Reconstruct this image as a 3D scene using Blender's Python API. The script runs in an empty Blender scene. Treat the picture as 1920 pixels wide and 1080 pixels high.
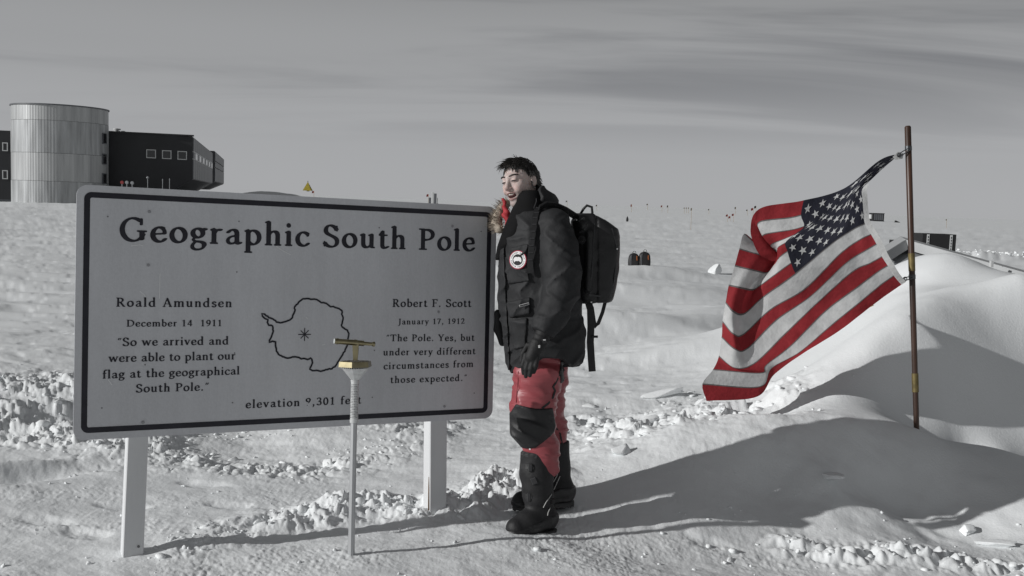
import bpy, math, random
import numpy as np
from mathutils import Matrix, Vector

# ------------------------------------------------------------------ camera, sky, sun, exposure
SC = bpy.context.scene
COL = SC.collection
FPX = 1867.0                       # focal length in pixels of the 1920 wide photograph
PITCH = math.atan((540 - 379) / FPX)
ROLL = math.radians(2.0)
CAM_H = 1.62
SKYX, SKYY, SKYR = 0.33, 3.2, -14
SUN_AZ = math.radians(21.0)        # direction the light travels, from +X towards +Y
SUN_EL = math.radians(21.0)

cam_data = bpy.data.cameras.new('camera')
cam = bpy.data.objects.new('camera', cam_data)
COL.objects.link(cam)
cam_data.sensor_width = 36.0
cam_data.lens = FPX / 1920.0 * 36.0
cam_data.clip_start = 0.05
cam_data.clip_end = 20000.0
CAM_ROT = Matrix.Rotation(math.pi / 2 - PITCH, 3, 'X') @ Matrix.Rotation(ROLL, 3, 'Z')
cam.matrix_world = Matrix.Translation((0, 0, CAM_H)) @ CAM_ROT.to_4x4()
SC.camera = cam

SC.view_settings.view_transform = 'Standard'
SC.view_settings.look = 'None'
SC.view_settings.exposure = 0.0
SC.view_settings.gamma = 1.0
SC.view_settings.use_curve_mapping = False
SC.cycles.max_bounces = 6
SC.cycles.diffuse_bounces = 3

world = bpy.data.worlds.new('World')
SC.world = world
world.use_nodes = True
wn, wl = world.node_tree.nodes, world.node_tree.links
wn.clear()

def wnode(t, **kw):
    n = wn.new(t)
    for k, v in kw.items():
        setattr(n, k, v)
    return n

w_out = wnode('ShaderNodeOutputWorld')
w_bg = wnode('ShaderNodeBackground')
w_bg.inputs['Strength'].default_value = 0.1
w_sky = wnode('ShaderNodeTexSky', sky_type='NISHITA', sun_disc=False, sun_elevation=SUN_EL,
              sun_rotation=math.radians(249.0), altitude=2800.0, air_density=1.0, dust_density=2.0)
w_hsv = wnode('ShaderNodeHueSaturation')
w_hsv.inputs['Saturation'].default_value = 0.12
w_hsv.inputs['Value'].default_value = 0.55
wl.new(w_sky.outputs[0], w_hsv.inputs['Color'])
w_co = wnode('ShaderNodeTexCoord')
w_sep = wnode('ShaderNodeSeparateXYZ')
wl.new(w_co.outputs['Generated'], w_sep.inputs[0])
# thin, high overcast: pale low down, darker overhead
w_ramp = wnode('ShaderNodeValToRGB')
cr = w_ramp.color_ramp
cr.interpolation = 'EASE'
def grey(v, b=1.03): return (v * 0.985, v, v * b, 1)
cr.elements[0].position = 0.0
cr.elements[0].color = grey(0.395)
cr.elements[1].position = 1.0
cr.elements[1].color = grey(0.115)
for p, v in ((0.06, 0.385), (0.14, 0.33), (0.24, 0.235), (0.5, 0.155)):
    e = cr.elements.new(p)
    e.color = grey(v)
wl.new(w_sep.outputs['Z'], w_ramp.inputs[0])
# cloud streaks: direction projected on a high flat layer, stretched sideways
w_addz = wnode('ShaderNodeMath', operation='MAXIMUM'); w_addz.inputs[1].default_value = 0.0
wl.new(w_sep.outputs['Z'], w_addz.inputs[0])
w_plus = wnode('ShaderNodeMath', operation='ADD'); w_plus.inputs[1].default_value = 0.10
wl.new(w_addz.outputs[0], w_plus.inputs[0])
w_dx = wnode('ShaderNodeMath', operation='DIVIDE'); w_dy = wnode('ShaderNodeMath', operation='DIVIDE')
wl.new(w_sep.outputs['X'], w_dx.inputs[0]); wl.new(w_plus.outputs[0], w_dx.inputs[1])
wl.new(w_sep.outputs['Y'], w_dy.inputs[0]); wl.new(w_plus.outputs[0], w_dy.inputs[1])
w_comb = wnode('ShaderNodeCombineXYZ')
wl.new(w_dx.outputs[0], w_comb.inputs[0]); wl.new(w_dy.outputs[0], w_comb.inputs[1])
w_map = wnode('ShaderNodeMapping')
w_map.inputs['Rotation'].default_value = (0, 0, math.radians(SKYR))
w_map.inputs['Location'].default_value = (SKYX, SKYY, 0.0)
w_map.inputs['Scale'].default_value = (0.26, 0.72, 1.0)
wl.new(w_comb.outputs[0], w_map.inputs[0])
w_noi = wnode('ShaderNodeTexNoise')
w_noi.inputs['Scale'].default_value = 1.0
w_noi.inputs['Detail'].default_value = 6.0
w_noi.inputs['Roughness'].default_value = 0.52
w_noi.inputs['Distortion'].default_value = 0.7
wl.new(w_map.outputs[0], w_noi.inputs['Vector'])
w_cr2 = wnode('ShaderNodeValToRGB')
w_cr2.color_ramp.interpolation = 'EASE'
w_cr2.color_ramp.elements[0].position = 0.34
w_cr2.color_ramp.elements[0].color = (0.33, 0.34, 0.37, 1)
w_cr2.color_ramp.elements[1].position = 0.56
w_cr2.color_ramp.elements[1].color = (1.06, 1.06, 1.05, 1)
wl.new(w_noi.outputs['Fac'], w_cr2.inputs[0])
w_fade = wnode('ShaderNodeMapRange', clamp=True)          # streaks melt into the pale air low down
w_fade.inputs['From Min'].default_value = 0.05
w_fade.inputs['From Max'].default_value = 0.19
wl.new(w_sep.outputs['Z'], w_fade.inputs['Value'])
w_cmul = wnode('ShaderNodeMix', data_type='RGBA', blend_type='MULTIPLY')
wl.new(w_fade.outputs[0], w_cmul.inputs['Factor'])
wl.new(w_ramp.outputs[0], w_cmul.inputs[6]); wl.new(w_cr2.outputs[0], w_cmul.inputs[7])
w_gain = wnode('ShaderNodeMix', data_type='RGBA', blend_type='MULTIPLY')
w_gain.inputs['Factor'].default_value = 1.0
w_gain.inputs[7].default_value = (10, 10, 10, 1)
wl.new(w_cmul.outputs[2], w_gain.inputs[6])
w_mix = wnode('ShaderNodeMix', data_type='RGBA')
w_mix.inputs['Factor'].default_value = 0.90
wl.new(w_hsv.outputs[0], w_mix.inputs[6]); wl.new(w_gain.outputs[2], w_mix.inputs[7])
wl.new(w_mix.outputs[2], w_bg.inputs['Color'])
wl.new(w_bg.outputs[0], w_out.inputs['Surface'])

sun_data = bpy.data.lights.new('sun', 'SUN')
sun_data.energy = 3.2
sun_data.angle = math.radians(0.5)
sun_data.color = (1.0, 0.992, 0.98)
sun = bpy.data.objects.new('sun', sun_data)
COL.objects.link(sun)
LIGHT = Vector((math.cos(SUN_AZ) * math.cos(SUN_EL), math.sin(SUN_AZ) * math.cos(SUN_EL), -math.sin(SUN_EL)))
sun.rotation_euler = LIGHT.to_track_quat('-Z', 'Y').to_euler()
sun.location = (-20, -8, 12)

# ------------------------------------------------------------------ helpers
random.seed(7)
RNG = np.random.default_rng(11)
CR = np.array(CAM_ROT)
CC = np.array([0, 0, CAM_H])

def at(px, py, d):
    """World point seen at a pixel of the photograph, d metres along the view axis (used to survey positions)."""
    return CC + CR @ np.array([(px - 960) / FPX * d, -(py - 540) / FPX * d, -d])

def on_z(px, py, z=0.0):
    r = CR @ np.array([(px - 960) / FPX, -(py - 540) / FPX, -1.0])
    return CC + r * ((z - CAM_H) / r[2])

def tag(o, label=None, cat=None, group=None, kind=None):
    if label: o['label'] = label
    if cat: o['category'] = cat
    if group: o['group'] = group
    if kind: o['kind'] = kind
    return o

def empty(name, loc, label, cat, group=None):
    o = bpy.data.objects.new(name, None)
    o.empty_display_size = 0.1
    COL.objects.link(o)
    o.location = loc
    return tag(o, label, cat, group)

def mesh_obj(name, verts, faces, mat, parent=None, smooth=False, mat_idx=None):
    me = bpy.data.meshes.new(name)
    verts = np.asarray(verts, dtype=np.float64)
    if isinstance(faces, np.ndarray):
        n, k = faces.shape
        me.vertices.add(len(verts)); me.vertices.foreach_set('co', verts.ravel())
        me.loops.add(n * k); me.loops.foreach_set('vertex_index', faces.ravel().astype(np.int32))
        me.polygons.add(n); me.polygons.foreach_set('loop_start', np.arange(0, n * k, k, dtype=np.int32))
        me.update(calc_edges=True)
    else:
        me.from_pydata([tuple(v) for v in verts], [], [tuple(f) for f in faces])
    mats = mat if isinstance(mat, (list, tuple)) else [mat]
    for m in mats:
        me.materials.append(m)
    if mat_idx is not None:
        me.polygons.foreach_set('material_index', np.asarray(mat_idx, dtype=np.int32))
    if smooth:
        me.polygons.foreach_set('use_smooth', np.ones(len(me.polygons), dtype=bool))
    me.update()
    o = bpy.data.objects.new(name, me)
    COL.objects.link(o)
    if parent is not None:
        o.parent = parent
        off = np.zeros(3)
        p = parent
        while p is not None:
            off += np.array(p.location); p = p.parent
        o.matrix_parent_inverse = Matrix.Identity(4)
        o.location = -off
        # the vertices stay in world coordinates; move the origin of the part to its thing's origin
        me.transform(Matrix.Translation(-Vector(off)))
        o.location = (0, 0, 0)
    return o

def nrm(v):
    v = np.asarray(v, float)
    return v / (np.linalg.norm(v) + 1e-12)

def basis(d):
    d = nrm(d)
    a = np.array([0, 0, 1.0]) if abs(d[2]) < 0.9 else np.array([1.0, 0, 0])
    u = nrm(np.cross(a, d)); v = np.cross(d, u)
    return u, v, d

class MB:
    """collects shapes into one mesh"""
    def __init__(self): self.v = []; self.f = []; self.m = []; self.mi = 0
    def add(self, vs, fs):
        b = len(self.v)
        self.v += [tuple(map(float, p)) for p in vs]
        self.f += [tuple(b + i for i in f) for f in fs]
        self.m += [self.mi] * len(fs)
        return self
    def box(self, c, ax, half, bevel=0.0):
        c = np.asarray(c, float); ax = [np.asarray(a, float) for a in ax]
        if bevel <= 0:
            vs = [c + sx * half[0] * ax[0] + sy * half[1] * ax[1] + sz * half[2] * ax[2]
                  for sz in (-1, 1) for sy in (-1, 1) for sx in (-1, 1)]
            fs = [(0, 2, 3, 1), (4, 5, 7, 6), (0, 1, 5, 4), (2, 6, 7, 3), (0, 4, 6, 2), (1, 3, 7, 5)]
            return self.add(vs, fs)
        vs = []; idx = {}
        for sx in (-1, 1):
            for sy in (-1, 1):
                for sz in (-1, 1):
                    s = (sx, sy, sz)
                    for k in range(3):
                        h = [half[i] - (0 if i == k else bevel) for i in range(3)]
                        idx[(s, k)] = len(vs)
                        vs.append(c + sum(s[i] * h[i] * ax[i] for i in range(3)))
        fs = []
        for k in range(3):
            a, b = (k + 1) % 3, (k + 2) % 3
            for sk in (-1, 1):
                def S(sa, sb):
                    s = [0, 0, 0]; s[k] = sk; s[a] = sa; s[b] = sb; return tuple(s)
                q = [idx[(S(-1, -1), k)], idx[(S(1, -1), k)], idx[(S(1, 1), k)], idx[(S(-1, 1), k)]]
                fs.append(q if sk > 0 else q[::-1])
        for a in range(3):
            b, c2 = (a + 1) % 3, (a + 2) % 3
            for sb in (-1, 1):
                for sc in (-1, 1):
                    def S(sa):
                        s = [0, 0, 0]; s[a] = sa; s[b] = sb; s[c2] = sc; return tuple(s)
                    q = [idx[(S(-1), b)], idx[(S(1), b)], idx[(S(1), c2)], idx[(S(-1), c2)]]
                    fs.append(q if sb * sc < 0 else q[::-1])
        for s in [(x, y, z) for x in (-1, 1) for y in (-1, 1) for z in (-1, 1)]:
            q = [idx[(s, 0)], idx[(s, 1)], idx[(s, 2)]]
            fs.append(q if s[0] * s[1] * s[2] > 0 else q[::-1])
        return self.add(vs, fs)
    def tube(self, pts, rad, n=10, cap=True):
        pts = [np.asarray(p, float) for p in pts]
        if not hasattr(rad, '__len__'): rad = [rad] * len(pts)
        vs = []; fs = []
        u = None
        for i, p in enumerate(pts):
            d = pts[min(i + 1, len(pts) - 1)] - pts[max(i - 1, 0)]
            d = nrm(d)
            if u is None: u, v, _ = basis(d)
            else:
                u = nrm(u - d * np.dot(u, d)); v = np.cross(d, u)
            for k in range(n):
                a = 2 * math.pi * k / n
                vs.append(p + rad[i] * (math.cos(a) * u + math.sin(a) * v))
        for i in range(len(pts) - 1):
            for k in range(n):
                fs.append((i * n + k, i * n + (k + 1) % n, (i + 1) * n + (k + 1) % n, (i + 1) * n + k))
        if cap:
            fs.append(tuple(range(n - 1, -1, -1)))
            fs.append(tuple((len(pts) - 1) * n + k for k in range(n)))
        return self.add(vs, fs)
    def strip(self, pts, w, t, side):
        """flat strap of width w and thickness t along pts; side = width direction (one or one per point)"""
        pts = [np.asarray(p, float) for p in pts]
        vs = []; fs = []
        for i, p in enumerate(pts):
            d = nrm(pts[min(i + 1, len(pts) - 1)] - pts[max(i - 1, 0)])
            s = np.asarray(side[i] if hasattr(side[0], '__len__') else side, float)
            s = nrm(s - d * np.dot(s, d)); n = np.cross(d, s)
            ww = w[i] if hasattr(w, '__len__') else w
            for a, b in ((-1, -1), (1, -1), (1, 1), (-1, 1)):
                vs.append(p + a * ww / 2 * s + b * t / 2 * n)
        for i in range(len(pts) - 1):
            for k in range(4):
                fs.append((i * 4 + k, i * 4 + (k + 1) % 4, (i + 1) * 4 + (k + 1) % 4, (i + 1) * 4 + k))
        fs.append((3, 2, 1, 0)); e = (len(pts) - 1) * 4
        fs.append((e, e + 1, e + 2, e + 3))
        return self.add(vs, fs)
    def prism(self, poly, o, u, v, w, t0, t1):
        """polygon (2D points in u,v at origin o) extruded along w from t0 to t1"""
        o, u, v, w = (np.asarray(a, float) for a in (o, u, v, w))
        n = len(poly)
        vs = [o + p[0] * u + p[1] * v + t * w for t in (t0, t1) for p in poly]
        fs = [tuple(range(n - 1, -1, -1)), tuple(range(n, 2 * n))]
        for k in range(n): fs.append((k, (k + 1) % n, n + (k + 1) % n, n + k))
        return self.add(vs, fs)
    def build(self, name, mat, parent=None, smooth=False):
        return mesh_obj(name, self.v, self.f, mat, parent, smooth, self.m if isinstance(mat, (list, tuple)) else None)

def fix_normals(o):
    import bmesh
    bm = bmesh.new(); bm.from_mesh(o.data)
    bmesh.ops.recalc_face_normals(bm, faces=bm.faces); bm.to_mesh(o.data); bm.free()
    return o

def shade_auto(o, ang=35):
    me = o.data
    me.polygons.foreach_set('use_smooth', np.ones(len(me.polygons), dtype=bool))
    import bmesh
    bm = bmesh.new(); bm.from_mesh(me)
    lim = math.radians(ang)
    for e in bm.edges:
        if len(e.link_faces) == 2 and e.calc_face_angle(0) > lim: e.smooth = False
    bm.to_mesh(me); bm.free()
    return o

# ---- noise (vectorised)
def _hash(i, j, k=0, seed=0):
    h = (i.astype(np.int64) * 374761393 + j.astype(np.int64) * 668265263 + np.int64(seed) * 1274126177 +
         (k.astype(np.int64) * 2147483647 if hasattr(k, 'astype') else np.int64(k)))
    h = (h ^ (h >> 13)) * 1274126177 & 0x7fffffffffff
    return ((h ^ (h >> 16)) & 0xffff) / 65535.0

def noise2(x, y, seed=0):
    xi = np.floor(x); yi = np.floor(y); fx = x - xi; fy = y - yi
    def g(a, b):
        t = _hash(xi + a, yi + b, 0, seed) * 2 * np.pi
        return np.cos(t) * (fx - a) + np.sin(t) * (fy - b)
    u = fx * fx * fx * (fx * (fx * 6 - 15) + 10); v = fy * fy * fy * (fy * (fy * 6 - 15) + 10)
    return 1.5 * ((g(0, 0) * (1 - u) + g(1, 0) * u) * (1 - v) + (g(0, 1) * (1 - u) + g(1, 1) * u) * v)

def fbm2(x, y, oct=4, seed=0, gain=0.5):
    s = 0; a = 1.0; f = 1.0
    for o in range(oct):
        s = s + a * noise2(x * f + 17.3 * o, y * f - 9.1 * o, seed + o); a *= gain; f *= 2.03
    return s

def noise3(x, y, z, seed=0):
    xi = np.floor(x); yi = np.floor(y); zi = np.floor(z)
    fx = x - xi; fy = y - yi; fz = z - zi
    u = fx * fx * (3 - 2 * fx); v = fy * fy * (3 - 2 * fy); w = fz * fz * (3 - 2 * fz)
    def h(a, b, c): return _hash(xi + a, yi + b + (zi + c) * 57, 0, seed)
    x00 = h(0, 0, 0) * (1 - u) + h(1, 0, 0) * u; x10 = h(0, 1, 0) * (1 - u) + h(1, 1, 0) * u
    x01 = h(0, 0, 1) * (1 - u) + h(1, 0, 1) * u; x11 = h(0, 1, 1) * (1 - u) + h(1, 1, 1) * u
    return ((x00 * (1 - v) + x10 * v) * (1 - w) + (x01 * (1 - v) + x11 * v) * w) * 2 - 1

def sstep(a, b, x):
    t = np.clip((x - a) / (b - a), 0, 1)
    return t * t * (3 - 2 * t)

# ---- materials
MAT = {}
def material(name, col, rough=0.6, metal=0.0, var=0.0, vscale=8.0, bump=0.0, bscale=40.0, spec=0.5, sheen=0.0,
             stretch=(1, 1, 1), bdetail=4.0, col2=None, sss=0.0):
    m = bpy.data.materials.new(name); m.use_nodes = True
    nt = m.node_tree; n = nt.nodes; l = nt.links
    b = n['Principled BSDF']
    b.inputs['Base Color'].default_value = (*col, 1)
    b.inputs['Roughness'].default_value = rough
    b.inputs['Metallic'].default_value = metal
    b.inputs['Specular IOR Level'].default_value = spec
    if sheen: b.inputs['Sheen Weight'].default_value = sheen
    if sss:
        b.inputs['Subsurface Weight'].default_value = sss
        b.inputs['Subsurface Radius'].default_value = (0.01, 0.004, 0.002)
        b.inputs['Subsurface Scale'].default_value = 1.0
    co = n.new('ShaderNodeTexCoord'); mp = n.new('ShaderNodeMapping')
    mp.inputs['Scale'].default_value = stretch
    l.new(co.outputs['Object'], mp.inputs[0])
    if var > 0:
        t = n.new('ShaderNodeTexNoise'); t.inputs['Scale'].default_value = vscale; t.inputs['Detail'].default_value = 5
        l.new(mp.outputs[0], t.inputs['Vector'])
        r = n.new('ShaderNodeValToRGB')
        c2 = col2 if col2 else tuple(min(1, c * (1 + var)) for c in col)
        r.color_ramp.elements[0].position = 0.3; r.color_ramp.elements[1].position = 0.7
        r.color_ramp.elements[0].color = (*[c * (1 - var) for c in col], 1)
        r.color_ramp.elements[1].color = (*c2, 1)
        l.new(t.outputs['Fac'], r.inputs[0]); l.new(r.outputs[0], b.inputs['Base Color'])
    if bump > 0:
        t = n.new('ShaderNodeTexNoise'); t.inputs['Scale'].default_value = bscale; t.inputs['Detail'].default_value = bdetail
        l.new(mp.outputs[0], t.inputs['Vector'])
        bp = n.new('ShaderNodeBump'); bp.inputs['Strength'].default_value = 1.0; bp.inputs['Distance'].default_value = bump
        l.new(t.outputs['Fac'], bp.inputs['Height']); l.new(bp.outputs[0], b.inputs['Normal'])
    MAT[name] = m
    return m
# ------------------------------------------------------------------ snow ground
def snow_material():
    m = bpy.data.materials.new('snow'); m.use_nodes = True
    n = m.node_tree.nodes; l = m.node_tree.links; b = n['Principled BSDF']
    b.inputs['Roughness'].default_value = 0.75
    b.inputs['Specular IOR Level'].default_value = 0.25
    co = n.new('ShaderNodeTexCoord')
    t = n.new('ShaderNodeTexNoise'); t.inputs['Scale'].default_value = 0.6; t.inputs['Detail'].default_value = 8
    mp = n.new('ShaderNodeMapping'); mp.inputs['Scale'].default_value = (0.5, 1.0, 1.0)
    l.new(co.outputs['Object'], mp.inputs[0]); l.new(mp.outputs[0], t.inputs['Vector'])
    r = n.new('ShaderNodeValToRGB')
    r.color_ramp.elements[0].position = 0.3; r.color_ramp.elements[0].color = (0.77, 0.79, 0.80, 1)
    r.color_ramp.elements[1].position = 0.7; r.color_ramp.elements[1].color = (0.84, 0.858, 0.865, 1)
    l.new(t.outputs['Fac'], r.inputs[0]); l.new(r.outputs[0], b.inputs['Base Color'])
    t2 = n.new('ShaderNodeTexNoise'); t2.inputs['Scale'].default_value = 55; t2.inputs['Detail'].default_value = 5
    t2.inputs['Roughness'].default_value = 0.65
    l.new(co.outputs['Object'], t2.inputs['Vector'])
    bp = n.new('ShaderNodeBump'); bp.inputs['Strength'].default_value = 0.8; bp.inputs['Distance'].default_value = 0.0035
    l.new(t2.outputs['Fac'], bp.inputs['Height']); l.new(bp.outputs[0], b.inputs['Normal'])
    return m
SNOW = snow_material()

# surveyed heights round the sign, the flag and the drift (pixel, distance -> world point)
_cp = []
for px, py, d in [
    (1718, 803, 6.4), (1800, 960, 5.88), (1650, 950, 5.82), (1900, 1000, 5.6), (1450, 790, 6.7), (1580, 738, 7.0), (1640, 690, 7.2), (1700, 628, 7.45), (1760, 592, 7.75),
    (1920, 540, 8.1), 
    (1640, 560, 9.5), (1540, 645, 9.0), (1400, 705, 9.0), (1790, 486, 9.6), (1650, 525, 10.0), (1860, 515, 9.5),
    (1690, 560, 8.9), (1600, 640, 8.4), (1500, 720, 8.0), (1740, 515, 9.3), (1600, 590, 9.4), (1920, 530, 9.2),
    (1850, 560, 8.6)]:
    _cp.append(at(px, py, d))
for px, py, d in ((1580, 738, 7.0), (1640, 690, 7.2), (1700, 628, 7.45), (1760, 592, 7.75), (1920, 540, 8.1)):
    q = at(px, py, d)
    for dx, dy, dz in ((.45, -.1, -.22), (.9, -.1, -.42), (1.5, -.1, -.62)): _cp.append(q + np.array([dx, dy, dz]))
for x, y, z in [(-4, 2, 0), (-2, 2, 0), (0, 2, 0), (2, 2, 0), (4, 2, 0), (6, 3, -.05), (-3, 3.6, 0), (-1, 3.5, 0), (1, 3.5, 0),
                (2.3, 4.2, -.10), (3.4, 4.4, -.12), (-1.6, 4.24, 0), (-.35, 5.1, 0), (-.68, 4.38, 0), (.15, 4.9, 0), 
                (.8, 4.2, -.04), (-.176, 4.575, -.008), (.076, 4.671, -.01), (.432, 4.808, -.035), (.9, 4.988, -.055), (1.6, 5.258, -.09), (.654, 5.074, 0), (1.01, 5.21, .01), (1.587, 5.432, -.02), (.45, 5.4, .075), (.695, 5.49, .12), (1.077, 5.64, .19), (1.41, 5.77, .25), (1.69, 5.874, .29), (2.131, 6.044, .305), (2.6, 6.223, .30), (2.826, 6.424, .211), (3.17, 6.56, .141), (3.53, 6.7, .076), (.435, 5.157, .03), (1.5, 5.565, .03), (2.1, 5.6, -.04), (2.7, 5.75, .0), (2.3, 5.15, -.15), (3.0, 5.2, -.17), (-.1, 5.6, .03), (.9, 6.6, .10), (1.6, 6.7, .17), (.2, 6.4, .03), (.6, 8, 0), (1.2, 9.5, 0), (2, 11, .05), (3.0, 12.5, .1), (4.5, 13.5, 0),
                (-2, 6, 0), (-4, 5.5, 0.02), (-6, 5, 0), (-1, 8, 0), (-4, 9, .06), (0, 11, 0), (-3, 13, 0), (7, 6, -.1), (8, 9, .0),
                (7, 12, .2), (10, 13, 0), (10, 5, 0), (0, 15, 0), (5, 16, 0), (-6, 14, 0), (-9, 9, 0), (12, 10, 0)]:
    _cp.append(np.array([x, y, z]))
_cp = np.array(_cp)

def _tps_fit(P, lam=0.004):
    n = len(P)
    d2 = ((P[:, None, :2] - P[None, :, :2]) ** 2).sum(-1)
    K = np.where(d2 > 0, 0.5 * d2 * np.log(np.maximum(d2, 1e-12)), 0) + lam * np.eye(n)
    Q = np.c_[np.ones(n), P[:, :2]]
    A = np.block([[K, Q], [Q.T, np.zeros((3, 3))]])
    return np.linalg.solve(A, np.r_[P[:, 2], 0, 0, 0])
_tw = _tps_fit(_cp)
def _tps(x, y):
    s = _tw[-3] + _tw[-2] * x + _tw[-1] * y
    for k in range(len(_cp)):
        d2 = (x - _cp[k, 0]) ** 2 + (y - _cp[k, 1]) ** 2
        s = s + _tw[k] * 0.5 * d2 * np.log(np.maximum(d2, 1e-12))
    return s

_GS = .08
_gx = np.arange(-15.4, 15.5, _GS); _gy = np.arange(-.1, 15.6, _GS)
_GG = _tps(*np.meshgrid(_gx, _gy))
def tps_fast(x, y):
    u = (x - _gx[0]) / _GS; v = (y - _gy[0]) / _GS
    i = np.clip(np.floor(u).astype(int), 1, len(_gx) - 3); j = np.clip(np.floor(v).astype(int), 1, len(_gy) - 3)
    f = u - i; g = v - j
    def w(t): return (-.5 * t + t * t - .5 * t ** 3, 1 - 2.5 * t * t + 1.5 * t ** 3, .5 * t + 2 * t * t - 1.5 * t ** 3, -.5 * t * t + .5 * t ** 3)
    wf, wg = w(f), w(g); out = 0
    for b in range(4):
        row = 0
        for a in range(4): row = row + wf[a] * _GG[j + b - 1, i + a - 1]
        out = out + wg[b] * row
    return out

def seg_dist(x, y, poly):
    best = np.full(np.shape(x), 1e9)
    for (x0, y0), (x1, y1) in zip(poly[:-1], poly[1:]):
        dx, dy = x1 - x0, y1 - y0
        t = np.clip(((x - x0) * dx + (y - y0) * dy) / (dx * dx + dy * dy), 0, 1)
        best = np.minimum(best, np.hypot(x - x0 - t * dx, y - y0 - t * dy))
    return best

BANK = [tuple(on_z(*p)[:2]) for p in ((330, 1034), (430, 1000), (520, 980), (600, 962), (690, 950), (770, 962), (850, 958), (900, 940), (960, 925), (1010, 915))]
CRUMB = [tuple(on_z(*p)[:2]) for p in ((1500, 985), (1600, 1000), (1700, 995), (1800, 1000), (1900, 1010), (1990, 1030))]
STEPS = [on_z(*p)[:2] for p in ((440, 948), (230, 945), (1330, 990), (380, 905), (160, 1000), (90, 975))]

CREST = [tuple(at(*p)[:2]) for p in ((1440, 830, 6.5), (1500, 790, 6.7), (1580, 738, 7.0), (1640, 690, 7.2), (1700, 628, 7.45), (1760, 592, 7.75), (1920, 540, 8.1), (2100, 520, 8.3))]

def rubble_mask(x, y):
    """churned, ploughed-up snow behind the sign on the left"""
    m = sstep(5.4, 6.1, y + 0.35 * noise2(x * .8, y * .8, 5)) * (1 - sstep(7.4, 9.2, y + 1.2 * noise2(x * .5, y * .5, 6)))
    return m * (1 - sstep(-1.35, -0.35, x + 0.5 * noise2(x, y, 7) - 0.10 * (y - 6)))

def plates(x, y, size, seed):
    """broken crust: every cell of a jittered grid is a slab with its own height and tilt"""
    u = x / size; v = y / size; i0 = np.floor(u); j0 = np.floor(v)
    best = np.full(np.shape(x), 9.0); sec = np.full(np.shape(x), 9.0); h = np.zeros(np.shape(x))
    for a in (-1, 0, 1):
        for b in (-1, 0, 1):
            i, j = i0 + a, j0 + b
            cx = i + .15 + .7 * _hash(i, j, 0, seed); cy = j + .15 + .7 * _hash(i, j, 0, seed + 1)
            d = np.hypot(u - cx, v - cy)
            hh = _hash(i, j, 0, seed + 2); raised = hh > .45
            val = raised * ((hh - .3) + 1.3 * ((_hash(i, j, 0, seed + 3) - .5) * (u - cx) + (_hash(i, j, 0, seed + 4) - .5) * (v - cy)))
            nb = d < best
            sec = np.where(nb, best, np.minimum(sec, d)); h = np.where(nb, val, h); best = np.where(nb, d, best)
    return h * sstep(0, .16, sec - best)

def block_mask(x, y):
    """broken crust right of the man"""
    m = np.exp(-(((x - 1.15 - .25 * (y - 6.9)) / .95) ** 2 + ((y - 6.95) / 1.0) ** 2) ** 2) * (1 - sstep(1.9, 2.6, x))
    return m

def _h_rubble(x, y, near):
    z = np.zeros_like(x)
    # churned snow
    rm = rubble_mask(x, y) * near
    bil = .6 * np.abs(noise2(x * 2.3, y * 2.6, 51)) + .55 * np.abs(noise2(x * 6.1, y * 6.6, 52)) + .42 * np.abs(noise2(x * 15, y * 16, 53)) + .30 * np.abs(noise2(x * 33, y * 34, 54))
    pat = sstep(-.25, .35, noise2(x * .7 + 4, y * 1.0, 57))
    z = z + rm * pat * (.045 * plates(x + .04 * noise2(x * 6, y * 6, 56), y, .15, 121) + .03 * plates(x, y, .07, 131))
    z = z + rm * ((.010 + .040 * pat) * bil - .01 + 0.07 * noise2(x * 0.9, y * 1.1, 55))
    return z

def _h_block(x, y, near):
    z = np.zeros_like(x)
    bm_ = block_mask(x, y) * near
    cell = np.abs(noise2(x * 2.0 + .4 * y, y * 2.6, 61))
    step = sstep(.10, .16, cell) * .6 + sstep(.3, .36, cell) * .5
    wx = x + .05 * noise2(x * 5, y * 5, 65); wy = y + .05 * noise2(x * 5 + 7, y * 5, 66)
    patch = sstep(-.15, .2, noise2(x * 1.6, y * 1.9, 67))
    z = z + bm_ * patch * (.085 * plates(wx + .3 * wy, wy * 1.25, .26, 101) + .05 * plates(wx, wy, .12, 111))
    z = z + bm_ * (0.015 * step + .030 * noise2(x * 4.3, y * 5, 62) + .018 * np.abs(noise2(x * 13, y * 13, 63)) + .008 * np.abs(noise2(x * 30, y * 30, 64)))
    return z

def _h_bank(x, y, near):
    z = np.zeros_like(x)
    # lumpy dug bank round the posts
    d = seg_dist(x, y, BANK) + .07 * noise2(x * 3, y * 3, 71)
    b = np.exp(-(np.clip(d, 0, None) / .17) ** 2) * (.35 + .65 * sstep(-1.25, -.75, x)) * sstep(-1.62, -1.35, x)
    wx = x + .03 * noise2(x * 9, y * 9, 78); wy = y + .03 * noise2(x * 9 + 5, y * 9, 79)
    lump = np.abs(noise2(wx * 4.2, wy * 4.6, 72)) + .42 * np.abs(noise2(wx * 10, wy * 10, 73)) + .24 * np.abs(noise2(wx * 23, wy * 23, 74)) + .13 * np.abs(noise2(x * 50, y * 50, 75))
    z = z + b * (0.005 + .115 * lump) * near
    z = z + b * .03 * plates(x, y, .06, 141) * near
    return z

def _h_crumb(x, y, near):
    z = np.zeros_like(x)
    d2 = seg_dist(x, y, CRUMB)
    z = z + np.exp(-(d2 / .13) ** 2) * .075 * (np.abs(noise2(x * 8, y * 8, 76)) + .5 * np.abs(noise2(x * 19, y * 19, 77))) * near
    return z

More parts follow.
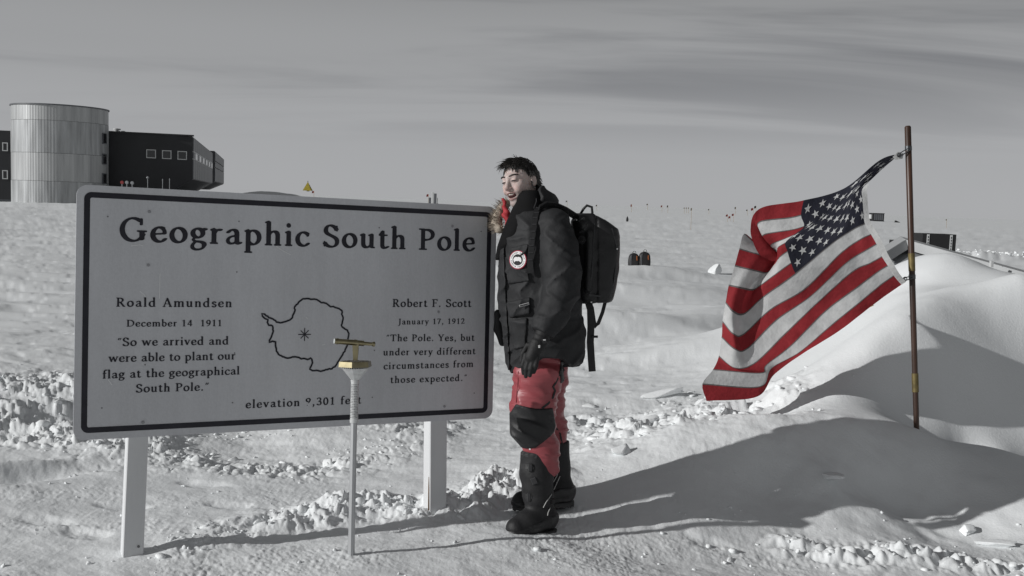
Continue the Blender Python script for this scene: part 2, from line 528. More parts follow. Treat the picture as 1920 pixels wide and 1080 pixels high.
def H(x, y):
    x = np.asarray(x, float); y = np.asarray(y, float)
    r = np.hypot(x, y)
    z = np.zeros_like(x)
    q = (r < 15) & (y > .3)
    z[q] = tps_fast(x[q], y[q])
    z = z * (1 - sstep(10.5, 15, r)) * (1 - sstep(9, 13, np.abs(x))) * sstep(0.3, 2.0, y)
    # far swells, drifts and sastrugi
    far = sstep(9, 25, r)
    z = z + far * 0.10 * fbm2(x * 0.05, y * 0.09, 3, 21)
    sas = fbm2(x * 0.30 + 0.12 * y, y * 0.95 - .2 * x, 4, 31)
    z = z + sstep(8, 13, r) * (1 - sstep(60, 300, r)) * 0.055 * sas
    rid = 1 - np.abs(noise2(x * 0.16 + 3.1, y * 0.55 + .12 * x, 35))
    z = z + sstep(8, 12, r) * (1 - sstep(80, 200, r)) * 0.10 * np.clip(rid - .62, 0, 1)
    pits = sstep(.28, .5, noise2(x * 1.5 + 3, y * 2.6, 37)) + .7 * sstep(.25, .5, noise2(x * 3.7, y * 5.5, 38))
    z = z - sstep(5.5, 9, r) * (1 - sstep(50, 120, r)) * (.015 + .004 * sstep(12, 25, r)) * (1 - .55 * sstep(0, 3, x)) * pits * (1 - sstep(1.2, 2.2, x) * (1 - sstep(10, 14, r)))
    # long soft drift tails right behind the man
    for yc, h, w, x0 in ((10.2, .20, .6, .9), (13.0, .26, .9, .5), (16.6, .26, 1.2, .3), (8.9, .07, .5, .7), (21.5, .25, 1.5, .2)):
        yy = y - yc - 0.42 * (x - 2) - .5 * noise2(x * .35, x * 0 + yc, 3)
        prof = np.where(yy < 0, np.exp(-(yy / (w * .45)) ** 2), np.exp(-(yy / (w * 2.2)) ** 2))
        z = z + h * prof * sstep(x0 - 1, x0 + .8, x) * (1 - sstep(2.8, 5.5, x))
    # banks by the station and the mound right of it
    z = z + 1.75 * np.exp(-(((x + 22.5) / 5.5) ** 2 + ((y - 92) / 5) ** 2) ** 1.3) + 0.3 * np.exp(-((x + 37.5) / 7) ** 2 - ((y - 79) / 3) ** 2) 
    # far right bank of crumbs
    z = z + .20 * np.exp(-((y - 40 - .15 * (x - 18)) / 1.6) ** 2) * sstep(14, 17, x) * (1 - sstep(30, 40, x)) * (1 + .8 * noise2(x * 2.2, y * 2.2, 41) + .5 * noise2(x * 5.2, y * 5.2, 42))
    near = 1 - sstep(9, 16, r)
    for fn, q in ((_h_rubble, (x < .6) & (y > 4.8) & (y < 11) & (near > 0)), (_h_block, (x > -.4) & (x < 3.4) & (y > 5) & (y < 9)),
                  (_h_bank, (x > -2.3) & (x < .9) & (y > 3.4) & (y < 6)), (_h_crumb, (x > .8) & (x < 4.2) & (y > 4) & (y < 6.2))):
        if q.any(): z[q] += fn(x[q], y[q], near[q])
    # gouges left of the sign
    for gx, gy, w, l, a, dep in ((-3.05, 6.7, .16, .55, .5, .10), (-3.5, 6.2, .12, .4, .3, .12), (-2.75, 5.4, .10, .35, .6, .07), (-3.1, 4.9, .1, .4, .2, .06)):
        u = (x - gx) * math.cos(a) + (y - gy) * math.sin(a); v = -(x - gx) * math.sin(a) + (y - gy) * math.cos(a)
        g = np.exp(-(u / l) ** 2 - (v / w) ** 2)
        z = z - dep * g + dep * .7 * np.exp(-(u / l) ** 2 - ((v - 1.7 * w) / (w * .8)) ** 2)
    # trodden foreground
    fore = (1 - sstep(4.9, 5.9, y)) * near
    pit = sstep(-.1, .5, noise2(x * 1.3, y * 2.2, 88))
    z = z + fore * (0.016 * fbm2(x * 1.2, y * 1.6, 3, 81) + .0035 * fbm2(x * 9, y * 12, 2, 82) + (.002 + .0045 * pit) * np.abs(noise2(x * 27, y * 30, 83)) + (.0015 + .003 * pit) * np.abs(noise2(x * 61, y * 70, 87)))
    z = z + near * (1 - fore) * (1 - .75 * sstep(1.6, 2.4, x)) * (0.006 * fbm2(x * 5, y * 8, 3, 84) + .012 * fbm2(x * 1.3 + .3 * y, y * 2.1, 2, 85) + .0022 * np.abs(noise2(x * 30, y * 34, 89)))
    # sharp wind crest of the flag drift: gentle on the sunny side, steep towards the right
    sd = np.full(np.shape(x), 9.0); al = np.zeros(np.shape(x)); tot = 0
    for (p0, p1) in zip(CREST[:-1], CREST[1:]):
        dx, dy = p1[0] - p0[0], p1[1] - p0[1]; L = math.hypot(dx, dy)
        t = np.clip(((x - p0[0]) * dx + (y - p0[1]) * dy) / (L * L), 0, 1)
        qx, qy = x - p0[0] - t * dx, y - p0[1] - t * dy
        d_ = np.hypot(qx, qy) * np.where(qx * dy - qy * dx > 0, 1, -1)
        up = np.abs(d_) < np.abs(sd); sd = np.where(up, d_, sd); al = np.where(up, tot + t * L, al); tot += L
    amp = .15 * sstep(0, .9, al) * (1 - .3 * sstep(2, 3.5, al))
    z = z + near * amp * np.where(sd > 0, np.exp(-np.sqrt(sd * sd + .006) / .35) - .45 * np.exp(-((sd - .95) / .5) ** 2), np.exp(-np.sqrt(sd * sd + .006) / .9) + (np.exp(-.0775 / .35) - np.exp(-.0775 / .9)) * np.exp(-np.abs(sd) / .25) )
    # wind ripples on the flag drift
    dr = sstep(2.0, 2.8, x) * near
    z = z + dr * .006 * fbm2(x * .9 + y, (y - .6 * x) * 2.2, 3, 86)
    lee = np.exp(-(((x - 2.2) / .8) ** 2 + ((y - 5.75) / .42) ** 2) ** 1.5)
    z = z + lee * (.030 * fbm2(x * 2.2 - y * 1.2, y * 3.2 + x * 1.4, 3, 93) + .02 * np.clip(noise2(x * 3 - 2 * y, y * 3, 94), 0, 1))
    for sx, sy in STEPS:
        w = noise2(x * 9 + sx * 7, y * 9, 91) * .5
        u = (x - sx) / .13 + w; v = (y - sy) / .055 - w + .3 * u
        q = u * u + v * v
        z = z - .018 * np.exp(-q ** 2) 
    return z

def hz(x, y): return float(H(np.array([x]), np.array([y]))[0])

def build_ground():
    az = np.concatenate([np.linspace(-math.pi, -1.0, 40)[:-1], np.linspace(-1.0, -.58, 80)[:-1], np.linspace(-.58, .58, 980)[:-1],
                         np.linspace(.58, 1.0, 80)[:-1], np.linspace(1.0, math.pi, 40)[:-1]])
    rr = [0.25]
    while rr[-1] < 9000:
        r = rr[-1]
        step = 0.25 if r < 2.6 else max(0.0105, 0.00048 * r * r)
        step = min(step, r * .12) if r < 400 else r * .2
        rr.append(r + step)
    rr = np.array(rr)
    A, Rr = np.meshgrid(az, rr)
    X = np.sin(A) * Rr; Y = np.cos(A) * Rr
    Z = H(X.ravel(), Y.ravel()).reshape(X.shape)
    n, k = X.shape
    V = np.c_[X.ravel(), Y.ravel(), Z.ravel()]
    i = np.arange(n - 1)[:, None] * k; j = np.arange(k)[None, :]; j2 = (j + 1) % k
    Fq = np.stack([i + j, i + k + j, i + k + j2, i + j2], -1).reshape(-1, 4)[:, ::-1]
    # centre fan
    V = np.vstack([V, [[0, 0, 0.0]]]); c = len(V) - 1
    tri = np.stack([np.arange(k), (np.arange(k) + 1) % k, np.full(k, c), np.full(k, c)], -1)
    o = mesh_obj('snow_ground', V, Fq, SNOW, None, True)
    tag(o, kind='structure')
    print('ground verts', len(V), n, k)
    return o
build_ground()
# ------------------------------------------------------------------ lettering: a broad-nib roman drawn stroke by stroke
def bez(p0, p1, p2, p3, n=14):
    t = np.linspace(0, 1, n)[:, None]
    p0, p1, p2, p3 = map(np.array, (p0, p1, p2, p3))
    return (1 - t) ** 3 * p0 + 3 * (1 - t) ** 2 * t * p1 + 3 * (1 - t) * t * t * p2 + t ** 3 * p3
def arc(cx, cy, rx, ry, a0, a1, n=26):
    a = np.radians(np.linspace(a0, a1, n))
    return np.c_[cx + rx * np.cos(a), cy + ry * np.sin(a)]
NIBS = {'B': (.074, .030, 14), 'M': (.046, .026, 14), 'T': (.025, .025, 0), 'D': (.072, .072, 0), 'H': (.058, .030, 14)}
def ln(*p): return np.array(p, float)
def foot(x, w=.095): return ('T', ln((x - w, .019), (x + w, .019)))
def flag(x, y): return ('T', ln((x - .085, y - .035), (x - .03, y - .012), (x + .02, y + .004)))
GLYPH = {}
def G(ch, adv, *st): GLYPH[ch] = (adv, st)
XH = .46
def nstem(x, top=.425): return ('B', ln((x, .03), (x, top)))
def arch(x0, x1): return ('B', np.vstack([bez((x0 + .02, .33), (x0 + .09, .455), (x1, .49), (x1, .30)), ln((x1, .03))]))
G('n', .55, nstem(.13), flag(.12, .45), foot(.13), arch(.12, .41), foot(.41))
G('m', .84, nstem(.13), flag(.12, .45), foot(.13), arch(.12, .41), foot(.41), arch(.41, .70), foot(.70))
G('h', .55, nstem(.13, .71), flag(.12, .735), foot(.13), arch(.12, .41), foot(.41))
G('r', .38, nstem(.13), flag(.12, .45), foot(.13, .10), ('B', bez((.14, .32), (.19, .41), (.25, .44), (.32, .42))))
G('i', .27, nstem(.13), flag(.12, .45), foot(.13), ('D', ln((.125, .635), (.126, .635))))
G('l', .27, nstem(.13, .71), flag(.12, .735), foot(.13))
G('u', .55, ('B', np.vstack([ln((.125, .43)), bez((.125, .16), (.125, -.02), (.30, -.01), (.40, .12))])), flag(.115, .45),
  ('B', ln((.405, .43), (.405, .05))), flag(.395, .45), ('T', ln((.40, .025), (.50, .025))))
G('o', .51, ('B', arc(.255, .225, .19, .212, 0, 360, 40)))
G('c', .44, ('B', arc(.255, .225, .19, .212, 48, 318)), ('M', ln((.375, .385), (.39, .33))))
G('e', .46, ('B', arc(.255, .225, .19, .212, 62, 322)), ('T', ln((.10, .235), (.40, .255))), ('H', bez((.30, .42), (.37, .40), (.40, .34), (.40, .26))))
G('a', .49, ('B', np.vstack([bez((.10, .36), (.17, .47), (.355, .475), (.355, .32)), bez((.355, .1), (.355, .02), (.41, .01), (.455, .045))])),
  ('H', np.vstack([bez((.345, .265), (.2, .25), (.085, .2), (.085, .115)), bez((.085, .115), (.085, -.005), (.24, -.01), (.345, .09))])))
G('d', .56, ('B', arc(.255, .225, .185, .212, 55, 310)), ('B', ln((.41, .71), (.41, .04))), flag(.40, .735), ('T', ln((.41, .022), (.51, .022))))
G('b', .53, ('B', ln((.12, .71), (.12, .05))), flag(.11, .735), ('B', arc(.27, .225, .185, .212, -140, 140)))
G('p', .55, nstem(.13), ('B', ln((.13, .05), (.13, -.21))), flag(.12, .45), ('T', ln((.035, -.225), (.235, -.225))), ('B', arc(.28, .225, .185, .212, -140, 140)))
G('g', .49, ('B', arc(.225, .305, .145, .135, 0, 360, 34)), ('H', ln((.335, .41), (.40, .435), (.46, .425))),
  ('M', bez((.16, .18), (.05, .12), (.08, .065), (.21, .055))), ('B', bez((.20, .055), (.38, .05), (.43, .01), (.41, -.07))),
  ('H', np.vstack([bez((.41, -.07), (.38, -.21), (.07, -.23), (.065, -.10)), bez((.065, -.10), (.065, -.03), (.12, .01), (.17, .055))])))
G('t', .36, ('B', np.vstack([ln((.15, .55), (.15, .15)), bez((.15, .12), (.15, .0), (.25, .0), (.325, .055))])), ('T', ln((.04, .437), (.31, .437))), ('T', ln((.05, .45), (.15, .57))))
G('s', .41, ('B', np.vstack([bez((.33, .36), (.27, .46), (.09, .47), (.09, .335)), bez((.09, .335), (.09, .21), (.34, .25), (.34, .12)), bez((.34, .12), (.34, -.03), (.13, -.02), (.07, .085))])))
G('v', .50, ('B', ln((.09, .43), (.25, .04))), ('M', ln((.25, .03), (.415, .43))), ('T', ln((.0, .44), (.18, .44))), ('T', ln((.34, .44), (.49, .44))))
G('w', .77, ('B', ln((.09, .43), (.235, .04))), ('M', ln((.235, .03), (.375, .43))), ('B', ln((.375, .43), (.53, .04))), ('M', ln((.53, .03), (.685, .43))),
  ('T', ln((.0, .44), (.18, .44))), ('T', ln((.61, .44), (.76, .44))))
G('y', .50, ('B', ln((.09, .43), (.26, .03))), ('M', ln((.42, .43), (.25, .03), (.17, -.15), (.07, -.19))), ('T', ln((.0, .44), (.18, .44))), ('T', ln((.34, .44), (.49, .44))))
G('f', .34, ('B', np.vstack([ln((.15, .03), (.15, .52)), bez((.15, .54), (.15, .69), (.24, .76), (.35, .69))])), ('T', ln((.04, .437), (.30, .437))), foot(.15, .10))
G('x', .50, ('B', ln((.10, .43), (.40, .03))), ('M', ln((.40, .43), (.09, .03))), ('T', ln((.02, .44), (.19, .44))), ('T', ln((.33, .44), (.47, .44))), ('T', ln((.02, .019), (.16, .019))), ('T', ln((.31, .019), (.49, .019))))
G('G', .80, ('B', arc(.40, .345, .30, .33, 52, 335)), ('B', ln((.64, .29), (.64, .07))), ('T', ln((.52, .305), (.76, .305))), ('M', ln((.615, .655), (.62, .50))))
G('S', .56, ('B', np.vstack([bez((.45, .55), (.38, .73), (.10, .74), (.10, .53)), bez((.10, .53), (.10, .34), (.475, .38), (.475, .18)), bez((.475, .18), (.475, -.05), (.15, -.03), (.075, .13))])),
  ('T', ln((.465, .665), (.465, .52))), ('T', ln((.06, .03), (.06, .17))))
G('P', .60, ('B', ln((.16, .03), (.16, .66))), foot(.16, .125), ('T', ln((.03, .68), (.2, .68))), ('B', np.vstack([ln((.18, .655)), bez((.26, .665), (.60, .69), (.60, .30), (.22, .33))])))
G('R', .69, ('B', ln((.16, .03), (.16, .66))), foot(.16, .125), ('T', ln((.03, .68), (.2, .68))), ('B', np.vstack([ln((.18, .655)), bez((.26, .665), (.58, .69), (.58, .32), (.22, .35))])),
  ('B', ln((.33, .34), (.56, .045))), ('T', ln((.5, .019), (.68, .019))))
G('A', .72, ('M', ln((.10, .03), (.345, .69))), ('B', ln((.345, .68), (.60, .04))), ('T', ln((.19, .235), (.50, .235))), ('T', ln((.01, .019), (.20, .019))), ('T', ln((.48, .019), (.71, .019))))
G('D', .78, ('B', ln((.16, .03), (.16, .66))), ('T', ln((.03, .019), (.2, .019))), ('T', ln((.03, .68), (.2, .68))), ('B', np.vstack([ln((.17, .655)), bez((.25, .66), (.84, .70), (.84, .0), (.25, .035)), ln((.17, .035))])))
G('F', .56, ('B', ln((.16, .03), (.16, .66))), foot(.16, .125), ('H', ln((.05, .665), (.50, .665))), ('M', ln((.50, .66), (.50, .55))), ('T', ln((.16, .355), (.40, .355))), ('T', ln((.41, .42), (.41, .29))))
G('J', .36, ('B', np.vstack([ln((.21, .66), (.21, .12)), bez((.21, .08), (.21, -.08), (.13, -.13), (.03, -.15))])), ('T', ln((.08, .68), (.34, .68))))
G('T', .68, ('B', ln((.34, .03), (.34, .66))), foot(.34, .125), ('H', ln((.07, .665), (.61, .665))), ('M', ln((.06, .66), (.05, .54))), ('M', ln((.62, .66), (.63, .54))))
G('Y', .68, ('B', ln((.09, .67), (.34, .33))), ('M', ln((.59, .67), (.34, .33))), ('B', ln((.34, .34), (.34, .03))), foot(.34, .125), ('T', ln((.0, .68), (.2, .68))), ('T', ln((.48, .68), (.68, .68))))
G('1', .50, ('B', ln((.26, .03), (.26, .65))), ('M', ln((.12, .56), (.26, .64))), foot(.26, .13))
G('4', .50, ('M', ln((.34, .66), (.06, .2))), ('H', ln((.05, .19), (.46, .19))), ('B', ln((.35, .65), (.35, .03))))
G('9', .50, ('B', arc(.25, .45, .165, .19, 0, 360, 34)), ('B', bez((.42, .45), (.42, .2), (.3, .06), (.13, .025))))
G('\u2079', .50, ('B', arc(.25, .50, .165, .15, 0, 360, 34)), ('M', bez((.41, .47), (.40, .38), (.34, .28), (.27, .24))), ('T', ln((.16, .06), (.2, .02))))
G('7', .50, ('H', ln((.07, .635), (.44, .635))), ('B', bez((.44, .63), (.34, .45), (.25, .25), (.2, .03))), ('T', ln((.06, .64), (.06, .54))))
G('2', .50, ('B', np.vstack([bez((.09, .52), (.12, .72), (.41, .70), (.40, .48)), bez((.40, .48), (.38, .30), (.16, .16), (.09, .05))])), ('H', ln((.08, .04), (.45, .04))), ('T', ln((.45, .04), (.46, .13))))
G('3', .50, ('B', np.vstack([bez((.09, .56), (.14, .70), (.38, .69), (.38, .52)), bez((.38, .52), (.38, .40), (.28, .37), (.2, .36)), bez((.2, .36), (.32, .37), (.42, .30), (.42, .19)), bez((.42, .19), (.42, -.02), (.14, -.01), (.08, .11))])))
G('0', .50, ('B', arc(.25, .33, .175, .31, 0, 360, 40)))
G('.', .27, ('D', ln((.125, .055), (.126, .055))))
G(',', .27, ('D', ln((.125, .055), (.126, .055))), ('M', bez((.16, .05), (.17, -.02), (.13, -.09), (.07, -.12))))
G('"', .36, ('M', ln((.09, .52), (.16, .66))), ('M', ln((.23, .52), (.30, .66))))
G(' ', .28)

_gcache = {}
def glyph_mesh(ch, res):
    """filled outline of one letter by marching squares; returns (verts2d, polygons)"""
    if (ch, res) in _gcache: return _gcache[(ch, res)]
    adv, strokes = GLYPH[ch]
    h = 1.0 / res
    xs = np.arange(-.16, adv + .16, h); ys = np.arange(-.34, .84, h)
    X, Y = np.meshgrid(xs, ys)
    Fd = np.full(X.shape, -9.0)
    for nib, pts in strokes:
        a, b, ang = NIBS[nib]; c, s = math.cos(math.radians(ang)), math.sin(math.radians(ang))
        tx = lambda x, y: ((c * x + s * y) / a, (-s * x + c * y) / b)
        gx, gy = tx(X, Y); px, py = tx(pts[:, 0], pts[:, 1])
        best = np.full(X.shape, 1e9)
        for k in range(len(pts) - 1):
            dx, dy = px[k + 1] - px[k], py[k + 1] - py[k]
            t = np.clip(((gx - px[k]) * dx + (gy - py[k]) * dy) / (dx * dx + dy * dy + 1e-12), 0, 1)
            best = np.minimum(best, np.hypot(gx - px[k] - t * dx, gy - py[k] - t * dy))
        Fd = np.maximum(Fd, np.clip((1 - best) * b * 1.3, -.2, .2))
    V = []; P = []; vid = {}
    def vert(key, p):
        if key not in vid: vid[key] = len(V); V.append(p)
        return vid[key]
    ny, nx = Fd.shape
    ins = Fd > 0
    cnt = ins[:-1, :-1].astype(int) + ins[1:, :-1] + ins[:-1, 1:] + ins[1:, 1:]
    for j in range(ny - 1):
        full = cnt[j] == 4
        i = 0
        while i < nx - 1:
            if full[i]:                                   # runs of full cells become one quad
                i0 = i
                while i < nx - 1 and full[i]: i += 1
                P.append((vert((i0, j, 0), (xs[i0], ys[j])), vert((i, j, 0), (xs[i], ys[j])), vert((i, j + 1, 0), (xs[i], ys[j + 1])), vert((i0, j + 1, 0), (xs[i0], ys[j + 1]))))
                continue
            if cnt[j, i] > 0:
                cor = [(i, j), (i + 1, j), (i + 1, j + 1), (i, j + 1)]
                poly = []
                for k in range(4):
                    (a0, b0), (a1, b1) = cor[k], cor[(k + 1) % 4]
                    f0, f1 = Fd[b0, a0], Fd[b1, a1]
                    if f0 > 0: poly.append(vert((a0, b0, 0), (xs[a0], ys[b0])))
                    if (f0 > 0) != (f1 > 0):
                        t = f0 / (f0 - f1)
                        key = (min(a0, a1), min(b0, b1), 1 if b0 == b1 else 2)
                        poly.append(vert(key, (xs[a0] + t * (xs[a1] - xs[a0]), ys[b0] + t * (ys[b1] - ys[b0]))))
                if len(poly) >= 3: P.append(tuple(poly))
            i += 1
    _gcache[(ch, res)] = (np.array(V).reshape(-1, 2), P)
    return _gcache[(ch, res)]

# ------------------------------------------------------------------ the sign
M_SIGN = material('sign_sheeting', (0.60, 0.61, 0.635), 0.42, var=.13, vscale=1.7, spec=.35, bump=.0006, bscale=140, stretch=(1, 1, .35))
def weather(m, lo, hi):
    n = m.node_tree.nodes; l = m.node_tree.links; b = n['Principled BSDF']; src = b.inputs['Base Color'].links[0].from_socket
    co = n.new('ShaderNodeTexCoord'); mp = n.new('ShaderNodeMapping'); mp.inputs['Scale'].default_value = (1, 1, .06); l.new(co.outputs['Object'], mp.inputs[0])
    t = n.new('ShaderNodeTexNoise'); t.inputs['Scale'].default_value = 22; t.inputs['Detail'].default_value = 6; t.inputs['Roughness'].default_value = .7
    l.new(mp.outputs[0], t.inputs['Vector'])
    t2 = n.new('ShaderNodeTexNoise'); t2.inputs['Scale'].default_value = 90; t2.inputs['Detail'].default_value = 3; l.new(co.outputs['Object'], t2.inputs['Vector'])
    ad = n.new('ShaderNodeMath'); ad.operation = 'ADD'; l.new(t.outputs['Fac'], ad.inputs[0]); l.new(t2.outputs['Fac'], ad.inputs[1])
    mr = n.new('ShaderNodeMapRange'); mr.inputs['From Min'].default_value = .75; mr.inputs['From Max'].default_value = 1.25; mr.inputs['To Min'].default_value = lo; mr.inputs['To Max'].default_value = hi
    l.new(ad.outputs[0], mr.inputs['Value'])
    mx = n.new('ShaderNodeMix'); mx.data_type = 'RGBA'; mx.blend_type = 'MULTIPLY'; mx.inputs['Factor'].default_value = 1
    l.new(src, mx.inputs[6]); l.new(mr.outputs[0], mx.inputs[7]); l.new(mx.outputs[2], b.inputs['Base Color'])
weather(M_SIGN, .955, 1.04)
M_INK = material('sign_ink', (0.022, 0.022, 0.030), 0.5, spec=.3, var=.25, vscale=14)
M_POST = material('painted_post', (0.66, 0.67, 0.68), 0.55, var=.06, vscale=5, bump=.0006, bscale=30, stretch=(1, 1, .2))
M_WOOD = material('bare_wood_edge', (0.30, 0.17, 0.07), 0.7, var=.3, vscale=20)
M_RIV = material('rivet_grey', (0.17, 0.17, 0.18), .5)
M_BOLTF = material('bolt_painted', (0.33, 0.335, 0.35), .45)
M_BOLT = material('bolt_steel', (0.16, 0.16, 0.165), 0.35, metal=.8)

SO = np.array([-1.86033173, 4.19808368, 0.53403069])
SM = np.array([[0.88895209, -0.45780659, -0.01331596], [0.45758828, 0.88654429, 0.06820696], [-0.01942041, -0.06672595, 0.99758233]])
SU, SN, SV = SM[:, 0], -SM[:, 1], SM[:, 2]           # along, out of the face (towards the camera), up
SW, SH = 2.00444319, 1.1
def sp(u, v, n=0.0): return SO + SU * u + SV * v + SN * n
def sign_uv(px, py):
    r = CR @ np.array([(px - 960) / FPX, -(py - 540) / FPX, -1.0])
    t = np.dot(SO - CC, SN) / np.dot(r, SN)
    q = CC + r * t - SO
    return np.array([q @ SU, q @ SV])

sign = empty('pole_sign', tuple(sp(SW / 2, 0) * np.array([1, 1, 0])), 'large grey board sign reading Geographic South Pole on two white posts', 'sign')
def rrect(x0, y0, x1, y1, r, n=8):
    p = []
    for cx, cy, a0 in ((x1 - r, y0 + r, -90), (x1 - r, y1 - r, 0), (x0 + r, y1 - r, 90), (x0 + r, y0 + r, 180)):
        for k in range(n + 1):
            a = math.radians(a0 + 90 * k / n); p.append((cx + r * math.cos(a), cy + r * math.sin(a)))
    return p
mb = MB()
mb.prism(rrect(0, 0, SW, SH, .045), SO, SU, SV, SN, -.012, 0)
shade_auto(fix_normals(mb.build('panel', M_SIGN, sign)))
# printed border
def ring2d(outer, inner, n):
    mb = MB(); k = len(outer)
    vs = [sp(p[0], p[1], n) for p in outer] + [sp(p[0], p[1], n) for p in inner]
    mb.add(vs, [(i, (i + 1) % k, k + (i + 1) % k, k + i) for i in range(k)])
    return mb
b0, bw = .030, .024
ring2d(rrect(b0, b0, SW - b0, SH - b0, .030), rrect(b0 + bw, b0 + bw, SW - b0 - bw, SH - b0 - bw, .008), .0012).build('border_stripe', M_INK, sign)

def text_line(text, pL, pR, em, res, track_first=True):
    a, b = sign_uv(*pL), sign_uv(*pR)
    adv = [GLYPH[c][0] for c in text]
    tot = sum(adv) - .05                                   # side bearings
    need = np.linalg.norm(b - a) / em
    extra = (need - tot) / max(1, len(text) - 1)
    sx = 1.0
    if extra < -.02: sx = need / (tot - .02 * (len(text) - 1)); extra = -.02 * sx
    d = (b - a) / np.linalg.norm(b - a); e = np.array([-d[1], d[0]])
    V = []; P = []; cur = -.03 * sx
    for ch in text:
        gv, gp = glyph_mesh(ch, res)
        base = len(V)
        for x, y in gv:
            q = a + d * ((cur + x * sx) * em) + e * (y * em)
            V.append(sp(q[0], q[1], .0016))
        P += [tuple(base + i for i in p) for p in gp]
        cur += GLYPH[ch][0] * sx + extra
    tag(mesh_obj('lettering', V, P, M_INK, sign), kind='stuff')
text_line('Geographic South Pole', (224, 452), (889, 471), .151, 46)
for t, l, r, em in [
    ('Roald Amundsen', (218, 575), (434.5, 576), .056), ('December 14  1911', (237.5, 612.5), (416, 611.5), .043),
    ('"So we arrived and', (220, 649), (428.5, 646), .052), ('were able to plant our', (204, 679), (441, 674), .052),
    ('flag at the geographical', (192.5, 710), (449, 702), .052), ('South Pole."', (255, 736), (391, 732), .052),
    ('elevation \u2079,301 feet', (461, 765.5), (676.5, 756.5), .054),
    ('Robert F. Scott', (736, 575.5), (883, 575.5), .056), ('January 17, 1912', (747, 608.5), (870.5, 607), .041),
    ('"The Pole. Yes, but', (724, 640), (889, 639), .048), ('under very different', (718.6, 666.6), (891, 664), .048),
    ('circumstances from', (719.5, 692.6), (887, 688), .048), ('those expected."', (732, 718.4), (875, 714), .048)]:
    text_line(t, l, r, em, 30)

_coast = [(195,262),(215,265),(245,290),(275,300),(300,322),(330,328),(360,320),(395,308),(415,290),(425,262),(435,235),(432,212),(455,190),(468,172),(490,155),(520,153),(560,158),(590,160),(610,172),(625,183),(660,188),(675,200),(690,212),(710,210),(740,222),(760,232),(772,240),(770,265),(780,290),(775,320),(768,345),(785,365),(810,380),(822,405),(815,440),(812,470),(808,495),(795,520),(780,550),(765,575),(750,600),(735,625),(720,645),(690,660),(655,665),(620,677),(590,670),(560,672),(540,662),(550,640),(560,615),(555,590),(545,580),(525,592),(490,585),(450,575),(415,573),(380,582),(345,572),(315,555),(300,530),(295,500),(295,465),(270,460),(250,470),(258,440),(268,415),(278,385),(272,350),(245,345),(235,325),(240,305),(215,295),(200,280)]
def jag(pts, amp):
    out = []
    for i in range(len(pts)):
        p = np.array(pts[i], float); q = np.array(pts[(i + 1) % len(pts)], float)
        n = max(1, int(np.linalg.norm(q - p) / 11))
        for k in range(n):
            out.append(p + (q - p) * k / n + (RNG.normal(0, amp, 2) if k else 0))
    return out
cu = [sign_uv(440 + x / 3.84, 520 + y / 3.84) for x, y in jag(_coast, 2.2)]
def ribbon(pts, w, closed, n):
    pts = np.array(pts); k = len(pts); vs = []; fs = []
    for i in range(k):
        a = pts[(i - 1) % k] if closed or i > 0 else pts[i]; b = pts[(i + 1) % k] if closed or i < k - 1 else pts[i]
        d = (b - a) / (np.linalg.norm(b - a) + 1e-9); e = np.array([-d[1], d[0]])
        vs += [sp(*(pts[i] + e * w / 2), n), sp(*(pts[i] - e * w / 2), n)]
    for i in range(k if closed else k - 1):
        j = (i + 1) % k; fs.append((2 * i, 2 * i + 1, 2 * j + 1, 2 * j))
    return vs, fs
mb = MB(); mb.add(*ribbon(cu, .0085, True, .0015)); mb.build('map_outline', M_INK, sign)
mb = MB(); c0 = sign_uv(571, 627); 
for k in range(8):
    a = math.radians(45 * k); dv = np.array([math.cos(a), math.sin(a)])
    mb.add(*ribbon([c0 + dv * .0005, c0 + dv * (.031 if k % 2 == 0 else .027)], .0042, False, .0016 + .0001 * k))
mb.build('pole_star', M_INK, sign)
# bolts and small dents
for px, py in ((268, 792), (280, 397), (833, 762), (848, 424), (822, 585), (278, 497)):
    u, v = sign_uv(px, py); mb = MB()
    mb.prism([(.007 * math.cos(a), .007 * math.sin(a)) for a in np.linspace(0, 2 * math.pi, 13)[:-1]], sp(u, v), SU, SV, SN, 0, .003)
    mb.prism([(.004 * math.cos(a), .004 * math.sin(a)) for a in np.linspace(0, 2 * math.pi, 7)[:-1]], sp(u, v), SU, SV, SN, .003, .006)
    mb.build('bolt', M_BOLTF, sign)
for px, py in ((202, 406), (448, 415), (711, 427), (902, 434), (191, 765), (436, 755), (272, 684), (698, 745), (889, 737), (702, 657), (440, 662), (444, 510)):
    u, v = sign_uv(px, py); mb = MB()
    mb.prism([(.0034 * math.cos(a), .0034 * math.sin(a)) for a in np.linspace(0, 2 * math.pi, 9)[:-1]], sp(u, v), SU, SV, SN, 0, .0012)
    mb.build('rivet', M_RIV, sign)
# scuffs: pale scratches
M_SCUFF = material('sign_scuff', (0.74, 0.75, 0.76), 0.6)
mb = MB()
for pts in (((518, 462), (530, 470), (545, 478)), ((246, 461), (262, 459), (268, 461)), ((262, 546), (270, 552), (274, 560)), ((203, 712), (210, 722)), ((300, 513), (299, 560)), ((573, 594), (577, 598)), ((604, 647), (610, 645))):
    mb.add(*ribbon([sign_uv(*p) for p in pts], .004, False, .0011))
tag(mb.build('scuff_mark', M_SCUFF, sign), kind='stuff')
